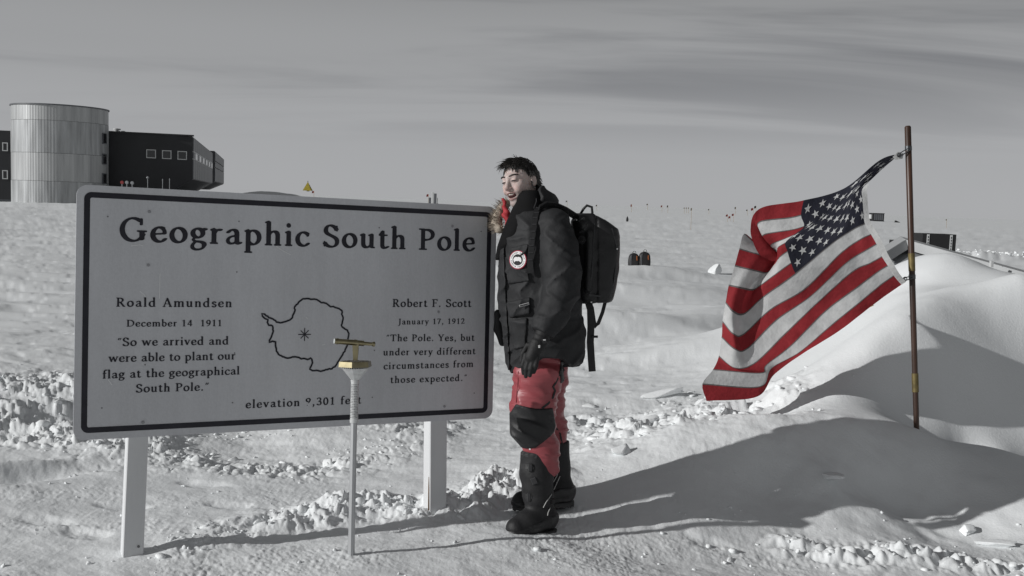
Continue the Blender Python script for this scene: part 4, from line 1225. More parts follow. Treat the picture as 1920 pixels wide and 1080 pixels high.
# yellow tent on the mound
p = at(577, 356, 88); s = 16 * 88 / FPX / 2
p[2] = at(577, 357, 88)[2]
o = empty('pyramid_tent', (p[0], p[1], p[2]), 'small yellow pyramid tent on the snow mound right of the station', 'tent')
mb = MB(); ap = p + Z3 * (16 * 88 / FPX)
c4 = [p + np.array([a * s, b * s, -1.0 if False else -.02]) for a, b in ((-1, -1), (1, -1), (1, 1), (-1, 1))]
mb.add(c4 + [ap], [(0, 1, 4), (1, 2, 4), (2, 3, 4), (3, 0, 4), (3, 2, 1, 0)]); mb.build('canvas', M_YEL, o)
mb = MB(); mb.box(p + np.array([.1, -s * .62, s * .5]), (np.array([1, 0, 0]), nrm([0, .45, 1]), nrm([0, -1, .45])), (.12, .3, .012)); mb.build('door_flap', M_CLADG, o)
mb = MB(); mb.tube([ap - Z3 * .05, ap + Z3 * .08], .03, 6); mb.build('peak_cap', M_BLK, o)
route_flag(588.5, 372, 14, M_REDM, 'small red flag just right of the yellow tent', wpx=5, fhpx=5, d=70)
# equipment cluster on the horizon
p = at(812, 378, 75); p[2] = hz(p[0], p[1]); k = 75 / FPX
o = empty('instrument_mast', tuple(p), 'grey instrument boxes on a frame on the horizon above the sign', 'equipment')
ht = at(812, 360, 75)[2] - p[2]
for dx, w, h0, h1, m in ((-6, 4, .35, .8, M_CLADG), (-1, 4, .2, 1.0, M_FRAME), (4, 4.5, .3, .95, M_CLADG), (8.5, 3.5, .2, .6, M_BLK)):
    mb = MB(); mb.box(p + np.array([dx * k, 0, ht * (h0 + h1) / 2]), (np.array([1, 0, 0]), np.array([0, 1, 0]), Z3), (w * k / 2, .1, ht * (h1 - h0) / 2), .01); mb.build('instrument_box', m, o)
for dx in (-7, 0, 8):
    mb = MB(); mb.tube([p + np.array([dx * k, .05, -.1]), p + np.array([dx * k, .05, ht * .8])], .025, 6); mb.build('leg', M_GREYM, o)
mb = MB(); mb.tube([p + np.array([-8 * k, 0, ht * .45]), p + np.array([9 * k, 0, ht * .45])], .02, 6); mb.build('cross_bar', M_GREYM, o)
route_flag(803, 382, 18, M_REDM, 'red flag just left of the grey instruments on the horizon', wpx=5, fhpx=6, d=72)

g_h = 'route flags on the far snow plain'
for px, py, hp, col, lab, w, fh in (
    (1063, 396, 20, M_GREYM, 'grey flag just above the rucksack strap, leftmost on the plain', 4, 4), (1119, 396, 12, M_BLK, 'dark flag directly above the rucksack top', 3, 3.5),
    (1184, 398, 15, M_REDM, 'red flag right of the rucksack on the horizon', 3, 6), (1214, 394, 12, M_BLK, 'lone dark flag between two red ones on the horizon', 3, 3.5),
    (1241, 398, 13, M_REDM, 'red flag close left of a dark flag on the horizon', 3.5, 4.5), (1252, 399, 14, M_BLK, 'dark flag close right of a red flag on the horizon', 3, 5),
    (1295, 431, 41, M_BLK, 'dark flag on the tallest thin cane standing midway on the plain', 2.5, 6), (1329, 402, 10, M_BLK, 'short dark flag midway between tall cane and red figures', 2.5, 3),
    (1379, 402, 14, M_BLK, 'dark flag above and right of the red flag cluster', 3, 5), (1411, 418, 28, M_REDM, 'red flag nearest the left edge of the big striped flag', 6, 6),
    (1416, 420, 34, M_BLK, 'dark flag overlapping the red one beside the striped flag', 5, 6), (1401, 404, 11, M_BLK, 'low dark flag left of the red and dark pair', 3.5, 3),
    (1774, 428, 17, M_BLK, 'dark flag alone on the plain right of the flag pole', 2.5, 3)):
    route_flag(px, py, hp, col, lab, g_h, w, fh)
for px, w in ((1283, 'leftmost'), (1287, 'middle one'), (1291, 'rightmost')):
    route_flag(px, 400, 11, M_BLK, w + ' of three tiny dark flags bunched left of the tall cane', g_h, 2, 3)
# red flags bundle
for dx, hp, lab in ((-5, 18, 'leftmost red flag of the leaning bundle left of the striped flag'), (0, 12, 'low red flag in the middle of the leaning bundle'), (6, 20, 'rightmost flag of the leaning red bundle on the plain')):
    o = route_flag(1369 + dx, 415 + abs(dx) * .3, hp * .8, M_REDM, lab, 'leaning red flag bundle', 5, 5)
# dark stub
p = base_at(1176, 416); k = float(-(CR.T @ (p - CC))[2]) / FPX
o = empty('dark_bundle', tuple(p), 'small dark upright bundle on the plain right of the rucksack', 'bundle')
mb = MB(); mb.tube([p - Z3 * .05, p + Z3 * 3 * k, p + Z3 * 6 * k, p + Z3 * 8.5 * k, p + Z3 * 10.5 * k], [1.6 * k, 2.3 * k, 2.2 * k, 1.2 * k, .4 * k], 8); mb.build('cover', M_BLK, o, True)
mb = MB(); mb.tube([p + np.array([1.5 * k, 0, -.02]), p + np.array([4 * k, 0, .3 * k])], .5 * k, 6); mb.build('tail', M_BLK, o)

# dark hut on runners, far right
p = base_at(1643, 415); k = float(-(CR.T @ (p - CC))[2]) / FPX
o = empty('sled_hut', tuple(p), 'dark panelled hut on runners far off right of the striped flag', 'hut')
X3 = np.array([1.0, 0, 0]); Y3 = np.array([0, 1.0, 0])
mb = MB(); mb.box(p + Z3 * 8 * k, (X3, Y3, Z3), (10.5 * k, 10 * k, 6.6 * k)); mb.build('body', M_BLK, o)
for i in range(5):
    mb = MB(); mb.box(p + Z3 * 8 * k - Y3 * 10.2 * k + X3 * (-7 + 3.5 * i) * k, (X3, Y3, Z3), (1.4 * k, .15 * k, 5.6 * k)); mb.build('wall_panel', M_CLADG, o)
mb = MB(); mb.box(p + Z3 * 15 * k, (X3, Y3, Z3), (11 * k, 10.6 * k, .5 * k)); mb.build('roof', M_CLAD, o)
mb = MB(); mb.box(p + Z3 * 8.5 * k - X3 * 11.6 * k, (X3, Y3, Z3), (1.0 * k, 5 * k, 4 * k)); mb.build('end_crate', M_FRAME, o)
for s in (-1, 1):
    mb = MB(); mb.box(p + Z3 * .7 * k + Y3 * s * 7 * k, (X3, Y3, Z3), (12 * k, .8 * k, .7 * k)); mb.build('runner', M_CLADG, o)
p = base_at(1682, 417); k = float(-(CR.T @ (p - CC))[2]) / FPX
o = empty('sled', tuple(p), 'small dark wedge shaped sled right of the far hut', 'sled')
mb = MB(); mb.prism([(-4 * k, 0), (4 * k, 0), (4 * k, .8 * k), (-3 * k, 3.6 * k), (-4 * k, 3.2 * k)], p, X3, Z3, Y3, -2 * k, 2 * k); mb.build('bed', M_BLK, o)
for s in (-1, 1):
    mb = MB(); mb.box(p + Y3 * s * 1.6 * k + Z3 * .1 * k, (X3, Y3, Z3), (5 * k, .2 * k, .25 * k)); mb.build('runner', M_CLADG, o)

# black crates behind the shelter
for x0, x1, y0, y1, d, lab in ((1720.5, 1782.5, 438, 520, 30, 'wide black crate with two pale slotted strips behind the shelter roof'), (1671.5, 1698, 450, 520, 29, 'lower black crate at the left end of the shelter roof')):
    a = at(x0, y0, d); b = at(x1, y0, d); g = (a + b) / 2; zt_ = g[2]; g[2] = 0; w = np.linalg.norm(b - a) / 2
    o = empty('cargo_crate', tuple(g), lab, 'crate', 'black cargo crates')
    hgt = zt_ / 2 + .05
    mb = MB(); mb.box(g + Z3 * (zt_ / 2 - .05), (X3, Y3, Z3), (w, w * .8, hgt)); mb.build('body', M_BLK, o)
    for f in (-.68, .70):
        mb = MB(); mb.box(g + Z3 * (zt_ / 2 - .05) + X3 * f * w - Y3 * (w * .8 + .008), (X3, Y3, Z3), (.036, .008, hgt - .02)); st = mb.build('strip', M_FRAME, o)
        for q in range(8):
            mb = MB(); mb.box(g + Z3 * (zt_ - .1 - q * .085) + X3 * f * w - Y3 * (w * .8 + .018), (X3, Y3, Z3), (.012, .003, .026)); mb.build('slot', M_BLK, st)

# half-buried shelter behind the drift
M_SHELT = material('shelter_sheet', (0.40, 0.41, 0.415), .55, var=.08, vscale=2.5)
M_SHELTD = material('shelter_wall', (0.24, 0.25, 0.26), .6, var=.08, vscale=2.5)
sA, sL, sB = at(1698, 449, 11.3), at(1655, 476, 10.9), at(2120, 566, 8.6)
o = empty('snow_shelter', tuple((sA * np.array([1, 1, 0]))), 'grey low gabled shelter half buried by the drift behind the flag pole', 'shelter')
back = nrm(np.array([.35, 1, 0])) 
for a, b, nm in ((sA, sL, 'roof_sheet'), (sA, sB, 'roof_sheet')):
    d = nrm(b - a); n = nrm(np.cross(d, back)); n = n if n[2] > 0 else -n
    L = np.linalg.norm(b - a)
    nseg = max(1, int(L / 1.0))
    for i in range(nseg):
        c = a + d * L * (i + .5) / nseg + back * .9 - n * .02
        mb = MB(); mb.box(c, (d, back, n), (L / nseg / 2 - .006, .9, .02)); mb.build(nm, M_SHELT, o)
    mb = MB(); mb.box(a + d * L / 2 - n * .055 + back * .015, (d, nrm(np.cross(n, d)), n), (L / 2, .02, .05)); mb.build('rake_board', M_SHELT, o)
wv = [sA - Z3 * .08 + back * .25, sB - Z3 * .08 + back * .25, sB - Z3 * 1.4 + back * .25, sL - Z3 * 1.4 + back * .25, sL - Z3 * .08 + back * .25]
mb = MB(); mb.add(wv + [w + back * .05 for w in wv], [(0, 1, 2, 3, 4), (9, 8, 7, 6, 5)] + [(i, 5 + i, 5 + (i + 1) % 5, (i + 1) % 5) for i in range(5)]); fix_normals(mb.build('gable_wall', M_SHELTD, o))
mb = MB(); q = at(1859, 495, 9.75); mb.box(q, (X3, Y3, Z3), (.012, .02, .03)); mb.build('bracket', M_FRAME, o)

# bamboo stake by the drift
p = at(1636, 603, 9.15); p[2] = hz(p[0], p[1]); t_ = at(1631, 572, 9.15)
o = empty('bamboo_stake', tuple(p), 'short thin tan stake leaning in the drift below the striped flag', 'stake')
mb = MB(); mb.tube([p - Z3 * .1, (p + t_) / 2, t_], .012, 8); mb.build('cane', M_CANE, o)
mb = MB(); mb.tube([(p + t_) / 2 - Z3 * .006, (p + t_) / 2 + Z3 * .006], .0145, 8); mb.build('node_ring', M_CANE, o)

# two black kit bags on a sled board
M_BAG = material('black_bag', (0.016, 0.016, 0.017), .55, var=.3, vscale=8, bump=.004, bscale=14)
bg = base_at(1197, 503); k = float(-(CR.T @ (bg - CC))[2]) / FPX
for dx, w, h, lab in ((-9.5, 20, 25, 'left of two black kit bags with orange tags, shorter one'), (10.5, 22, 28, 'right of two black kit bags with orange tags, taller one')):
    p = bg + X3 * dx * k; p[2] = hz(p[0], p[1])
    o = empty('kit_bag', tuple(p), lab, 'bag', 'black kit bags on the plain')
    prof = []
    n = 22; m = 12
    vs = []; fs = []
    for j in range(m + 1):
        t = j / m; z = h * k * t
        s = (1.02 - .08 * t) * math.sqrt(max(0.0, 1 - max(0, (t - .55) / .45) ** 2.6)) if t > .55 else (1.0 + .03 * math.sin(t * 6))
        s = max(s, .03)
        for i in range(n):
            a = 2 * math.pi * i / n
            cx, sy = math.cos(a), math.sin(a)
            e = .5
            xx = math.copysign(abs(cx) ** e, cx) * w * k / 2 * s; yy = math.copysign(abs(sy) ** e, sy) * 9 * k * s
            vs.append(p + np.array([xx, yy, z - .02]))
    for j in range(m):
        for i in range(n): fs.append((j * n + i, j * n + (i + 1) % n, (j + 1) * n + (i + 1) % n, (j + 1) * n + i))
    fs.append(tuple(m * n + i for i in range(n)))
    mb = MB(); mb.add(vs, fs); mb.build('body', M_BAG, o, True)
    mb = MB(); q = p + np.array([(2 if dx < 0 else 3) * k + w * k * .12, -9.3 * k, h * k * .55])
    mb.strip([q + Z3 * 4.5 * k, q, q + np.array([.6 * k, -.2 * k, -4 * k])], 1.8 * k, .3 * k, X3); mb.build('tag', M_ORG, o)
    mb = MB(); mb.tube([p + np.array([-3 * k, -2 * k, h * k * .93]), p + np.array([-1.5 * k, -3 * k, h * k * 1.06]), p + np.array([2 * k, -3 * k, h * k * 1.06]), p + np.array([3.5 * k, -2 * k, h * k * .93])], .5 * k, 6); mb.build('handle', M_BAG, o)
    mb = MB(); mb.strip([p + np.array([-w * k * .3, -9.2 * k, .2 * k]), p + np.array([-w * k * .3, -9.4 * k, h * k * .5]), p + np.array([-w * k * .26, -8.2 * k, h * k * .8])], 1.6 * k, .3 * k, X3); mb.build('strap', M_CLADG, o)

# ------------------------------------------------------------------ loose snow
def ico(sub):
    import bmesh
    bm = bmesh.new(); bmesh.ops.create_icosphere(bm, subdivisions=sub, radius=1)
    V = np.array([v.co[:] for v in bm.verts]); F_ = np.array([[v.index for v in f.verts] for f in bm.faces]); bm.free()
    return V, F_
ICO2 = ico(2); ICO3 = ico(3)
def lump(V, seed, sharp=.35):
    n = noise3(V[:, 0] * 1.3 + seed, V[:, 1] * 1.3 - seed, V[:, 2] * 1.3, seed)
    n2 = noise3(V[:, 0] * 3.1 + seed, V[:, 1] * 3.1, V[:, 2] * 3.1 - seed, seed + 5)
    out = V * (1 + sharp * n + .2 * n2)[:, None]
    rng = np.random.default_rng(seed)
    for _ in range(7):                                   # broken faces
        d = nrm(rng.normal(size=3)); h = rng.uniform(.45, .8)
        k = out @ d; out = out - np.clip(k - h, 0, None)[:, None] * d * .9
    return out
PROTO = [lump(ICO2[0], s) for s in range(14)]
def scatter(name, pts, sizes, flat=.7, sink=.25):
    VV = []; FF = []; b = 0
    zs = H(pts[:, 0], pts[:, 1])
    for i, (x, y) in enumerate(pts):
        P = PROTO[int(RNG.integers(len(PROTO)))]
        a = RNG.uniform(0, 6.28); t = RNG.normal(0, .5)
        c, s = math.cos(a), math.sin(a); ct, st = math.cos(t), math.sin(t)
        M = np.array([[c, -s, 0], [s, c, 0], [0, 0, 1]]) @ np.array([[1, 0, 0], [0, ct, -st], [0, st, ct]])
        sc = sizes[i] * np.array([RNG.uniform(.8, 1.4), RNG.uniform(.7, 1.1), flat * RNG.uniform(.7, 1.2)])
        V = (P * sc) @ M.T + np.array([x, y, zs[i] + sizes[i] * flat * (.5 - sink)])
        VV.append(V); FF.append(ICO2[1] + b); b += len(V)
    o = mesh_obj(name, np.vstack(VV), np.vstack(FF), SNOW, None, False)
    return tag(o, kind='stuff')
def pick(n, box, fn):
    out = []
    while len(out) < n:
        x = RNG.uniform(box[0], box[1], 4000); y = RNG.uniform(box[2], box[3], 4000)
        m = fn(x, y) > RNG.uniform(0, 1, 4000); out += list(zip(x[m], y[m]))
    return np.array(out[:n])
p1 = pick(1300, (-5, .2, 5.2, 9.2), lambda x, y: rubble_mask(x, y) * (.25 + .75 * (noise2(x * 1.2, y * 1.2, 55) > -.1)))
tag(scatter('loose_snow_rubble', p1, RNG.lognormal(math.log(.009), .6, len(p1)).clip(.004, .05), .7, .55), 'churned heap of small snow lumps behind the sign on the left', 'snow')
p2 = pick(220, (-2, .5, 3.9, 5.6), lambda x, y: np.exp(-(seg_dist(x, y, BANK) / .11) ** 2))
tag(scatter('bank_snow_lumps', p2, RNG.lognormal(math.log(.009), .55, len(p2)).clip(.004, .035), .7, .5), 'line of dug out snow lumps along the foot of the sign posts', 'snow')
p3 = pick(420, (-3.2, 3.4, 3.2, 5.6), lambda x, y: .5 + 0 * x)
tag(scatter('foreground_snow_crumbs', p3, RNG.lognormal(math.log(.006), .5, len(p3)).clip(.003, .02)), 'tiny snow crumbs strewn over the trodden foreground', 'snow')
p4 = pick(70, (1.2, 3.6, 4.6, 5.6), lambda x, y: np.exp(-(seg_dist(x, y, CRUMB) / .09) ** 2))
tag(scatter('drift_edge_crumbs', p4, RNG.lognormal(math.log(.010), .6, len(p4)).clip(.004, .04), .7, .45), 'broken snow crumbs along the lower right drift edge', 'snow')
p5 = pick(170, (.4, 3.2, 6.0, 8.6), lambda x, y: block_mask(x, y))
tag(scatter('broken_crust_pieces', p5, RNG.lognormal(math.log(.02), .55, len(p5)).clip(.008, .07), .5, .5), 'broken wind crust pieces right of the man', 'snow')
p6 = pick(300, (15, 30, 37, 46), lambda x, y: np.exp(-((y - 40 - .15 * (x - 18)) / 1.2) ** 2))
tag(scatter('far_snow_clods', p6, RNG.lognormal(math.log(.045), .5, len(p6)).clip(.02, .16)), 'far band of snow clods right of the shelter roof', 'snow')
# single blocks large enough to tell apart
def snow_block(px, py, d, half, rot, label, tilt=.1, seed=3):
    p = at(px, py, d) if d else base_at(px, py)
    p[2] = hz(p[0], p[1])
    V = ICO3[0].copy(); q = np.max(np.abs(V), axis=1, keepdims=True); V = V / (q ** .6)
    rng = np.random.default_rng(seed)
    V = V * (1 + .22 * noise3(V[:, 0] * 1.7 + seed, V[:, 1] * 1.7, V[:, 2] * 1.7, seed))[:, None]
    for _ in range(9):
        dd = nrm(rng.normal(size=3)); hh_ = rng.uniform(.5, .85); kk = V @ dd; V = V - np.clip(kk - hh_, 0, None)[:, None] * dd * .92
    V = V + .03 * np.c_[noise3(V[:, 0] * 7, V[:, 1] * 7, V[:, 2] * 7, seed), noise3(V[:, 0] * 7 + 9, V[:, 1] * 7, V[:, 2] * 7, seed), noise3(V[:, 0] * 7, V[:, 1] * 7 + 9, V[:, 2] * 7, seed)]
    V = V * np.array(half); c, s = math.cos(rot), math.sin(rot); ct, st = math.cos(tilt), math.sin(tilt)
    V = V @ np.array([[ct, 0, -st], [0, 1, 0], [st, 0, ct]]).T @ np.array([[c, -s, 0], [s, c, 0], [0, 0, 1]]).T + np.array([0, 0, half[2] * .30])
    o = mesh_obj('snow_block', V, ICO3[1], SNOW, None, True); o.location = tuple(p)
    shade_auto(o, 28)
    return tag(o, label, 'snow block', 'loose snow blocks')
snow_block(1338, 515, None, (.20, .14, .13), .2, 'round white snow lump alone on the plain left of the striped flag', .5, 4)
snow_block(1866, 1022, None, (.12, .05, .022), -.35, 'long flat snow slab lying at the lower right corner', .12, 5)
snow_block(1812, 1004, None, (.045, .04, .04), .3, 'upright snow clod beside the flat slab at lower right', .3, 6)
snow_block(1240, 742, None, (.20, .05, .035), .25, 'thin pale crust slab between the man and the striped flag', .2, 7)
snow_block(1215, 795, None, (.09, .06, .045), .6, 'chunky crust block right of the man at knee height', .3, 8)
snow_block(1165, 850, None, (.06, .045, .035), .4, 'crust block close right of the man, boot height', .25, 9)
snow_block(1555, 885, 5.75, (.11, .06, .02), -.7, 'smooth snow slab lying in the big shadow left of pole foot', .1, 10)
# ------------------------------------------------------------------ implicit modelling for soft, organic shapes
def surface_nets(Fv, org, h):
    nx, ny, nz = Fv.shape
    s = Fv < 0
    cnt = np.zeros((nx - 1, ny - 1, nz - 1), np.int8)
    for a in (0, 1):
        for b in (0, 1):
            for c in (0, 1): cnt += s[a:nx - 1 + a, b:ny - 1 + b, c:nz - 1 + c]
    mix = (cnt > 0) & (cnt < 8)
    ii, jj, kk = np.nonzero(mix)
    idx = np.full(mix.shape, -1, np.int64); idx[ii, jj, kk] = np.arange(len(ii))
    acc = np.zeros((len(ii), 3)); n = np.zeros(len(ii))
    for ax in range(3):
        o1, o2 = [(1, 2), (0, 2), (0, 1)][ax]
        for u in (0, 1):
            for v in (0, 1):
                a = [ii, jj, kk]; a = [q.copy() for q in a]; a[o1] += u; a[o2] += v
                b = [q.copy() for q in a]; b[ax] += 1
                f0 = Fv[tuple(a)]; f1 = Fv[tuple(b)]
                m = (f0 < 0) != (f1 < 0)
                t = np.where(m, f0 / (f0 - f1 + 1e-20), 0)
                p = np.zeros((len(ii), 3)); p[:, ax] = t; p[:, o1] = u; p[:, o2] = v
                acc[m] += p[m]; n[m] += 1
    V = np.array(org) + (np.c_[ii, jj, kk] + acc / n[:, None]) * h
    Q = []
    for ax in range(3):
        o1, o2 = [(1, 2), (2, 0), (0, 1)][ax]
        sl0 = [slice(None)] * 3; sl1 = [slice(None)] * 3; sl0[ax] = slice(0, -1); sl1[ax] = slice(1, None)
        ch = s[tuple(sl0)] != s[tuple(sl1)]
        e = np.array(np.nonzero(ch))
        dims = mix.shape
        ok = (e[o1] >= 1) & (e[o2] >= 1) & (e[o1] < dims[o1]) & (e[o2] < dims[o2])
        e = e[:, ok]
        ins = s[tuple(e)]
        def cell(d1, d2):
            q = e.copy(); q[o1] += d1; q[o2] += d2; return idx[tuple(q)]
        quad = np.stack([cell(-1, -1), cell(0, -1), cell(0, 0), cell(-1, 0)], -1)
        quad[~ins] = quad[~ins][:, ::-1]
        Q.append(quad)
    return V, np.vstack(Q)

# figure frame: X right, Y away from the viewer, Z up, in metres; px/py are photo pixels at the figure's distance
KP = 367.5; PD0 = 5.08
PEX = CR[:, 0]; PFW = -CR[:, 2]; PUP = CR[:, 1] - .0862 * PFW
PO = at(1000, 690, PD0)
def L(px, py, y=0.0): return np.array([(px - 1000) / KP, y, (690 - py) / KP])
def to_world(P):
    P = np.asarray(P, float).reshape(-1, 3)
    d = PD0 - P[:, 2] * .0862 + P[:, 1]
    f = d / PD0 * .0 + 1.0
    return PO + P[:, :1] * PEX + P[:, 1:2] * PFW + P[:, 2:3] * PUP
def wpt(px, py, y=0.0): return to_world(L(px, py, y))[0]

def smin(a, b, k):
    h = np.clip(.5 + .5 * (b - a) / k, 0, 1)
    return b * (1 - h) + a * h - k * h * (1 - h)
def smax(a, b, k): return -smin(-a, -b, k)
def s_ell(P, c, r, M=None):
    q = P - np.asarray(c)
    if M is not None: q = q @ np.asarray(M)
    q = q / np.asarray(r); n = np.sqrt((q * q).sum(-1))
    return (n - 1) * min(r)
def s_cone(P, a, b, ra, rb):
    a = np.asarray(a, float); b = np.asarray(b, float); ab = b - a
    t = np.clip(((P - a) @ ab) / (ab @ ab), 0, 1)
    d = np.linalg.norm(P - a - t[..., None] * ab, axis=-1)
    return d - (ra + (rb - ra) * t)
def s_chain(P, pts, k=.02):
    d = None
    for (a, ra), (b, rb) in zip(pts[:-1], pts[1:]):
        q = s_cone(P, a, b, ra, rb); d = q if d is None else smin(d, q, k)
    return d
def s_loft(P, rows, e=2.3):
    """rows: (py, px front, px back, y centre, y half) from top to bottom"""
    z = np.array([(690 - r[0]) / KP for r in rows])[::-1]
    x0 = np.array([(r[1] - 1000) / KP for r in rows])[::-1]; x1 = np.array([(r[2] - 1000) / KP for r in rows])[::-1]
    yc = np.array([r[3] for r in rows])[::-1]; yh = np.array([r[4] for r in rows])[::-1]
    Z = P[..., 2]
    a = np.interp(Z, z, x0); b = np.interp(Z, z, x1); cy = np.interp(Z, z, yc); hy = np.interp(Z, z, yh)
    cx = (a + b) / 2; hx = (b - a) / 2
    n = (np.abs((P[..., 0] - cx) / hx) ** e + np.abs((P[..., 1] - cy) / hy) ** e) ** (1 / e)
    d = (n - 1) * np.minimum(hx, hy)
    return np.maximum(d, np.maximum(Z - z[-1], z[0] - Z))
def s_poly(P, pts):
    """2D polygon (photo pixels) seen along Y"""
    q = np.array([((x - 1000) / KP, (690 - y) / KP) for x, y in pts]); X = P[..., 0]; Z = P[..., 2]
    d = np.full(X.shape, 1e9); ins = np.zeros(X.shape, bool)
    for i in range(len(q)):
        a, b = q[i], q[(i + 1) % len(q)]; e = b - a
        t = np.clip(((X - a[0]) * e[0] + (Z - a[1]) * e[1]) / (e @ e), 0, 1)
        d = np.minimum(d, np.hypot(X - a[0] - t * e[0], Z - a[1] - t * e[1]))
        c = ((a[1] > Z) != (b[1] > Z)) & (X < (b[0] - a[0]) * (Z - a[1]) / (b[1] - a[1] + 1e-12) + a[0])
        ins ^= c
    return np.where(ins, -d, d)
def mesh_sdf(name, fn, lo, hi, h, mat, parent, smooth_it=1):
    lo = np.asarray(lo, float); hi = np.asarray(hi, float)
    n = np.ceil((hi - lo) / h).astype(int) + 1
    ax = [lo[i] + np.arange(n[i]) * h for i in range(3)]
    G3 = np.stack(np.meshgrid(*ax, indexing='ij'), -1)
    V, Q = surface_nets(fn(G3), lo, h)
    for _ in range(smooth_it):                            # one relaxing pass
        acc = np.zeros_like(V); c = np.zeros(len(V))
        for a, b in ((0, 1), (1, 2), (2, 3), (3, 0)):
            np.add.at(acc, Q[:, a], V[Q[:, b]]); np.add.at(acc, Q[:, b], V[Q[:, a]]); np.add.at(c, Q[:, a], 1); np.add.at(c, Q[:, b], 1)
        V = .5 * V + .5 * acc / np.maximum(c, 1)[:, None]
    o = mesh_obj(name, to_world(V), Q, mat, parent, True)
    return o, V
def front(fn, px, py, y0=-.75, out=0.0):
    """nearest point of a shape seen at a photo pixel"""
    base = L(px, py, y0); ys = np.arange(0, 1.2, .003)
    P = base + np.c_[ys * 0, ys, ys * 0]; d = fn(P)
    i = np.argmax(d < 0)
    if d[i] >= 0: i = np.argmin(d)
    q = P[i].copy(); q[1] -= out
    return q
def gradn(fn, p, e=.006):
    g = np.array([fn((p + e * v)[None])[0] - fn((p - e * v)[None])[0] for v in np.eye(3)])
    return nrm(g)
def wvec(v): return nrm(v[0] * PEX + v[1] * PFW + v[2] * PUP)

# ------------------------------------------------------------------ materials of the man
M_PARKA = material('parka_shell', (0.021, 0.0215, 0.023), .7, var=.2, vscale=9, bump=.005, bscale=22, spec=.3)
M_PARKAD = material('parka_lining', (0.006, 0.006, 0.0065), .85, var=.2, vscale=20, spec=.15)
M_FLEECE = material('black_fleece', (0.0065, 0.0065, 0.007), .9, var=.3, vscale=40, bump=.003, bscale=120, spec=.1)
M_TROUS = material('red_down_nylon', (0.30, 0.062, 0.072), .43, var=.03, vscale=10, bump=.0055, bscale=20, spec=.5, stretch=(.35, .35, 2.0))
M_BLKN = material('black_nylon', (0.011, 0.011, 0.012), .6, var=.2, vscale=12, bump=.002, bscale=40)
M_BOOT = material('boot_fabric', (0.008, 0.008, 0.009), .65, var=.3, vscale=14, bump=.002, bscale=60)
M_RUBBER = material('boot_rubber', (0.012, 0.012, 0.013), .38, var=.3, vscale=20, bump=.002, bscale=70)
M_SOLE = material('boot_sole', (0.035, 0.035, 0.036), .7, var=.3, vscale=30)
M_GLOVE = material('black_glove', (0.0075, 0.0075, 0.008), .7, bump=.0015, bscale=120)
M_CORD = material('pale_cord', (0.45, 0.45, 0.44), .6)
M_WHT = material('white_print', (0.75, 0.75, 0.75), .6)
M_PRED = material('patch_red', (0.33, 0.02, 0.05), .7)
M_HAIR = material('dark_hair', (0.020, 0.018, 0.016), .5, var=.4, vscale=60, spec=.4)
M_HAIRG = material('greying_hair', (0.085, 0.082, 0.078), .55, var=.4, vscale=60, spec=.4)
M_FURL = material('pale_fur', (0.42, 0.36, 0.29), .8, var=.35, vscale=25)
M_FURD = material('brown_fur_tips', (0.10, 0.075, 0.055), .8, var=.3, vscale=25)
M_SCARF = material('red_scarf', (0.36, 0.025, 0.033), .75, var=.15, vscale=20)
M_TEETH = material('teeth', (0.70, 0.66, 0.60), .35)
M_MOUTH = material('mouth_inside', (0.06, 0.012, 0.012), .5)
M_EYE = material('eye_dark', (0.012, 0.009, 0.008), .3)
M_PACK = material('rucksack_tarpaulin', (0.012, 0.012, 0.013), .48, var=.2, vscale=9, bump=.005, bscale=16, spec=.4)
M_PACKL = material('rucksack_trim', (0.030, 0.030, 0.032), .55, var=.2, vscale=9)

def skin_material():
    m = bpy.data.materials.new('skin'); m.use_nodes = True
    n = m.node_tree.nodes; l = m.node_tree.links; b = n['Principled BSDF']
    b.inputs['Roughness'].default_value = .5; b.inputs['Specular IOR Level'].default_value = .35
    b.inputs['Subsurface Weight'].default_value = .15; b.inputs['Subsurface Radius'].default_value = (.012, .005, .003); b.inputs['Subsurface Scale'].default_value = 1.0
    a = n.new('ShaderNodeAttribute'); a.attribute_name = 'tint'
    co = n.new('ShaderNodeTexCoord'); t = n.new('ShaderNodeTexNoise'); t.inputs['Scale'].default_value = 60; t.inputs['Detail'].default_value = 4
    l.new(co.outputs['Object'], t.inputs['Vector'])
    mx = n.new('ShaderNodeMix'); mx.data_type = 'RGBA'; mx.blend_type = 'MULTIPLY'; mx.inputs['Factor'].default_value = .3
    l.new(a.outputs['Color'], mx.inputs[6]); l.new(t.outputs['Fac'], mx.inputs[7]); l.new(mx.outputs[2], b.inputs['Base Color'])
    bp = n.new('ShaderNodeBump'); bp.inputs['Distance'].default_value = .0015; l.new(t.outputs['Fac'], bp.inputs['Height']); l.new(bp.outputs[0], b.inputs['Normal'])
    return m
M_SKIN = skin_material()

pfeet = wpt(1005, 985, -.1)
man = empty('person', (pfeet[0], pfeet[1], hz(pfeet[0], pfeet[1])), 'man in black parka, red down trousers and black boots standing at the sign, smiling left', 'person')

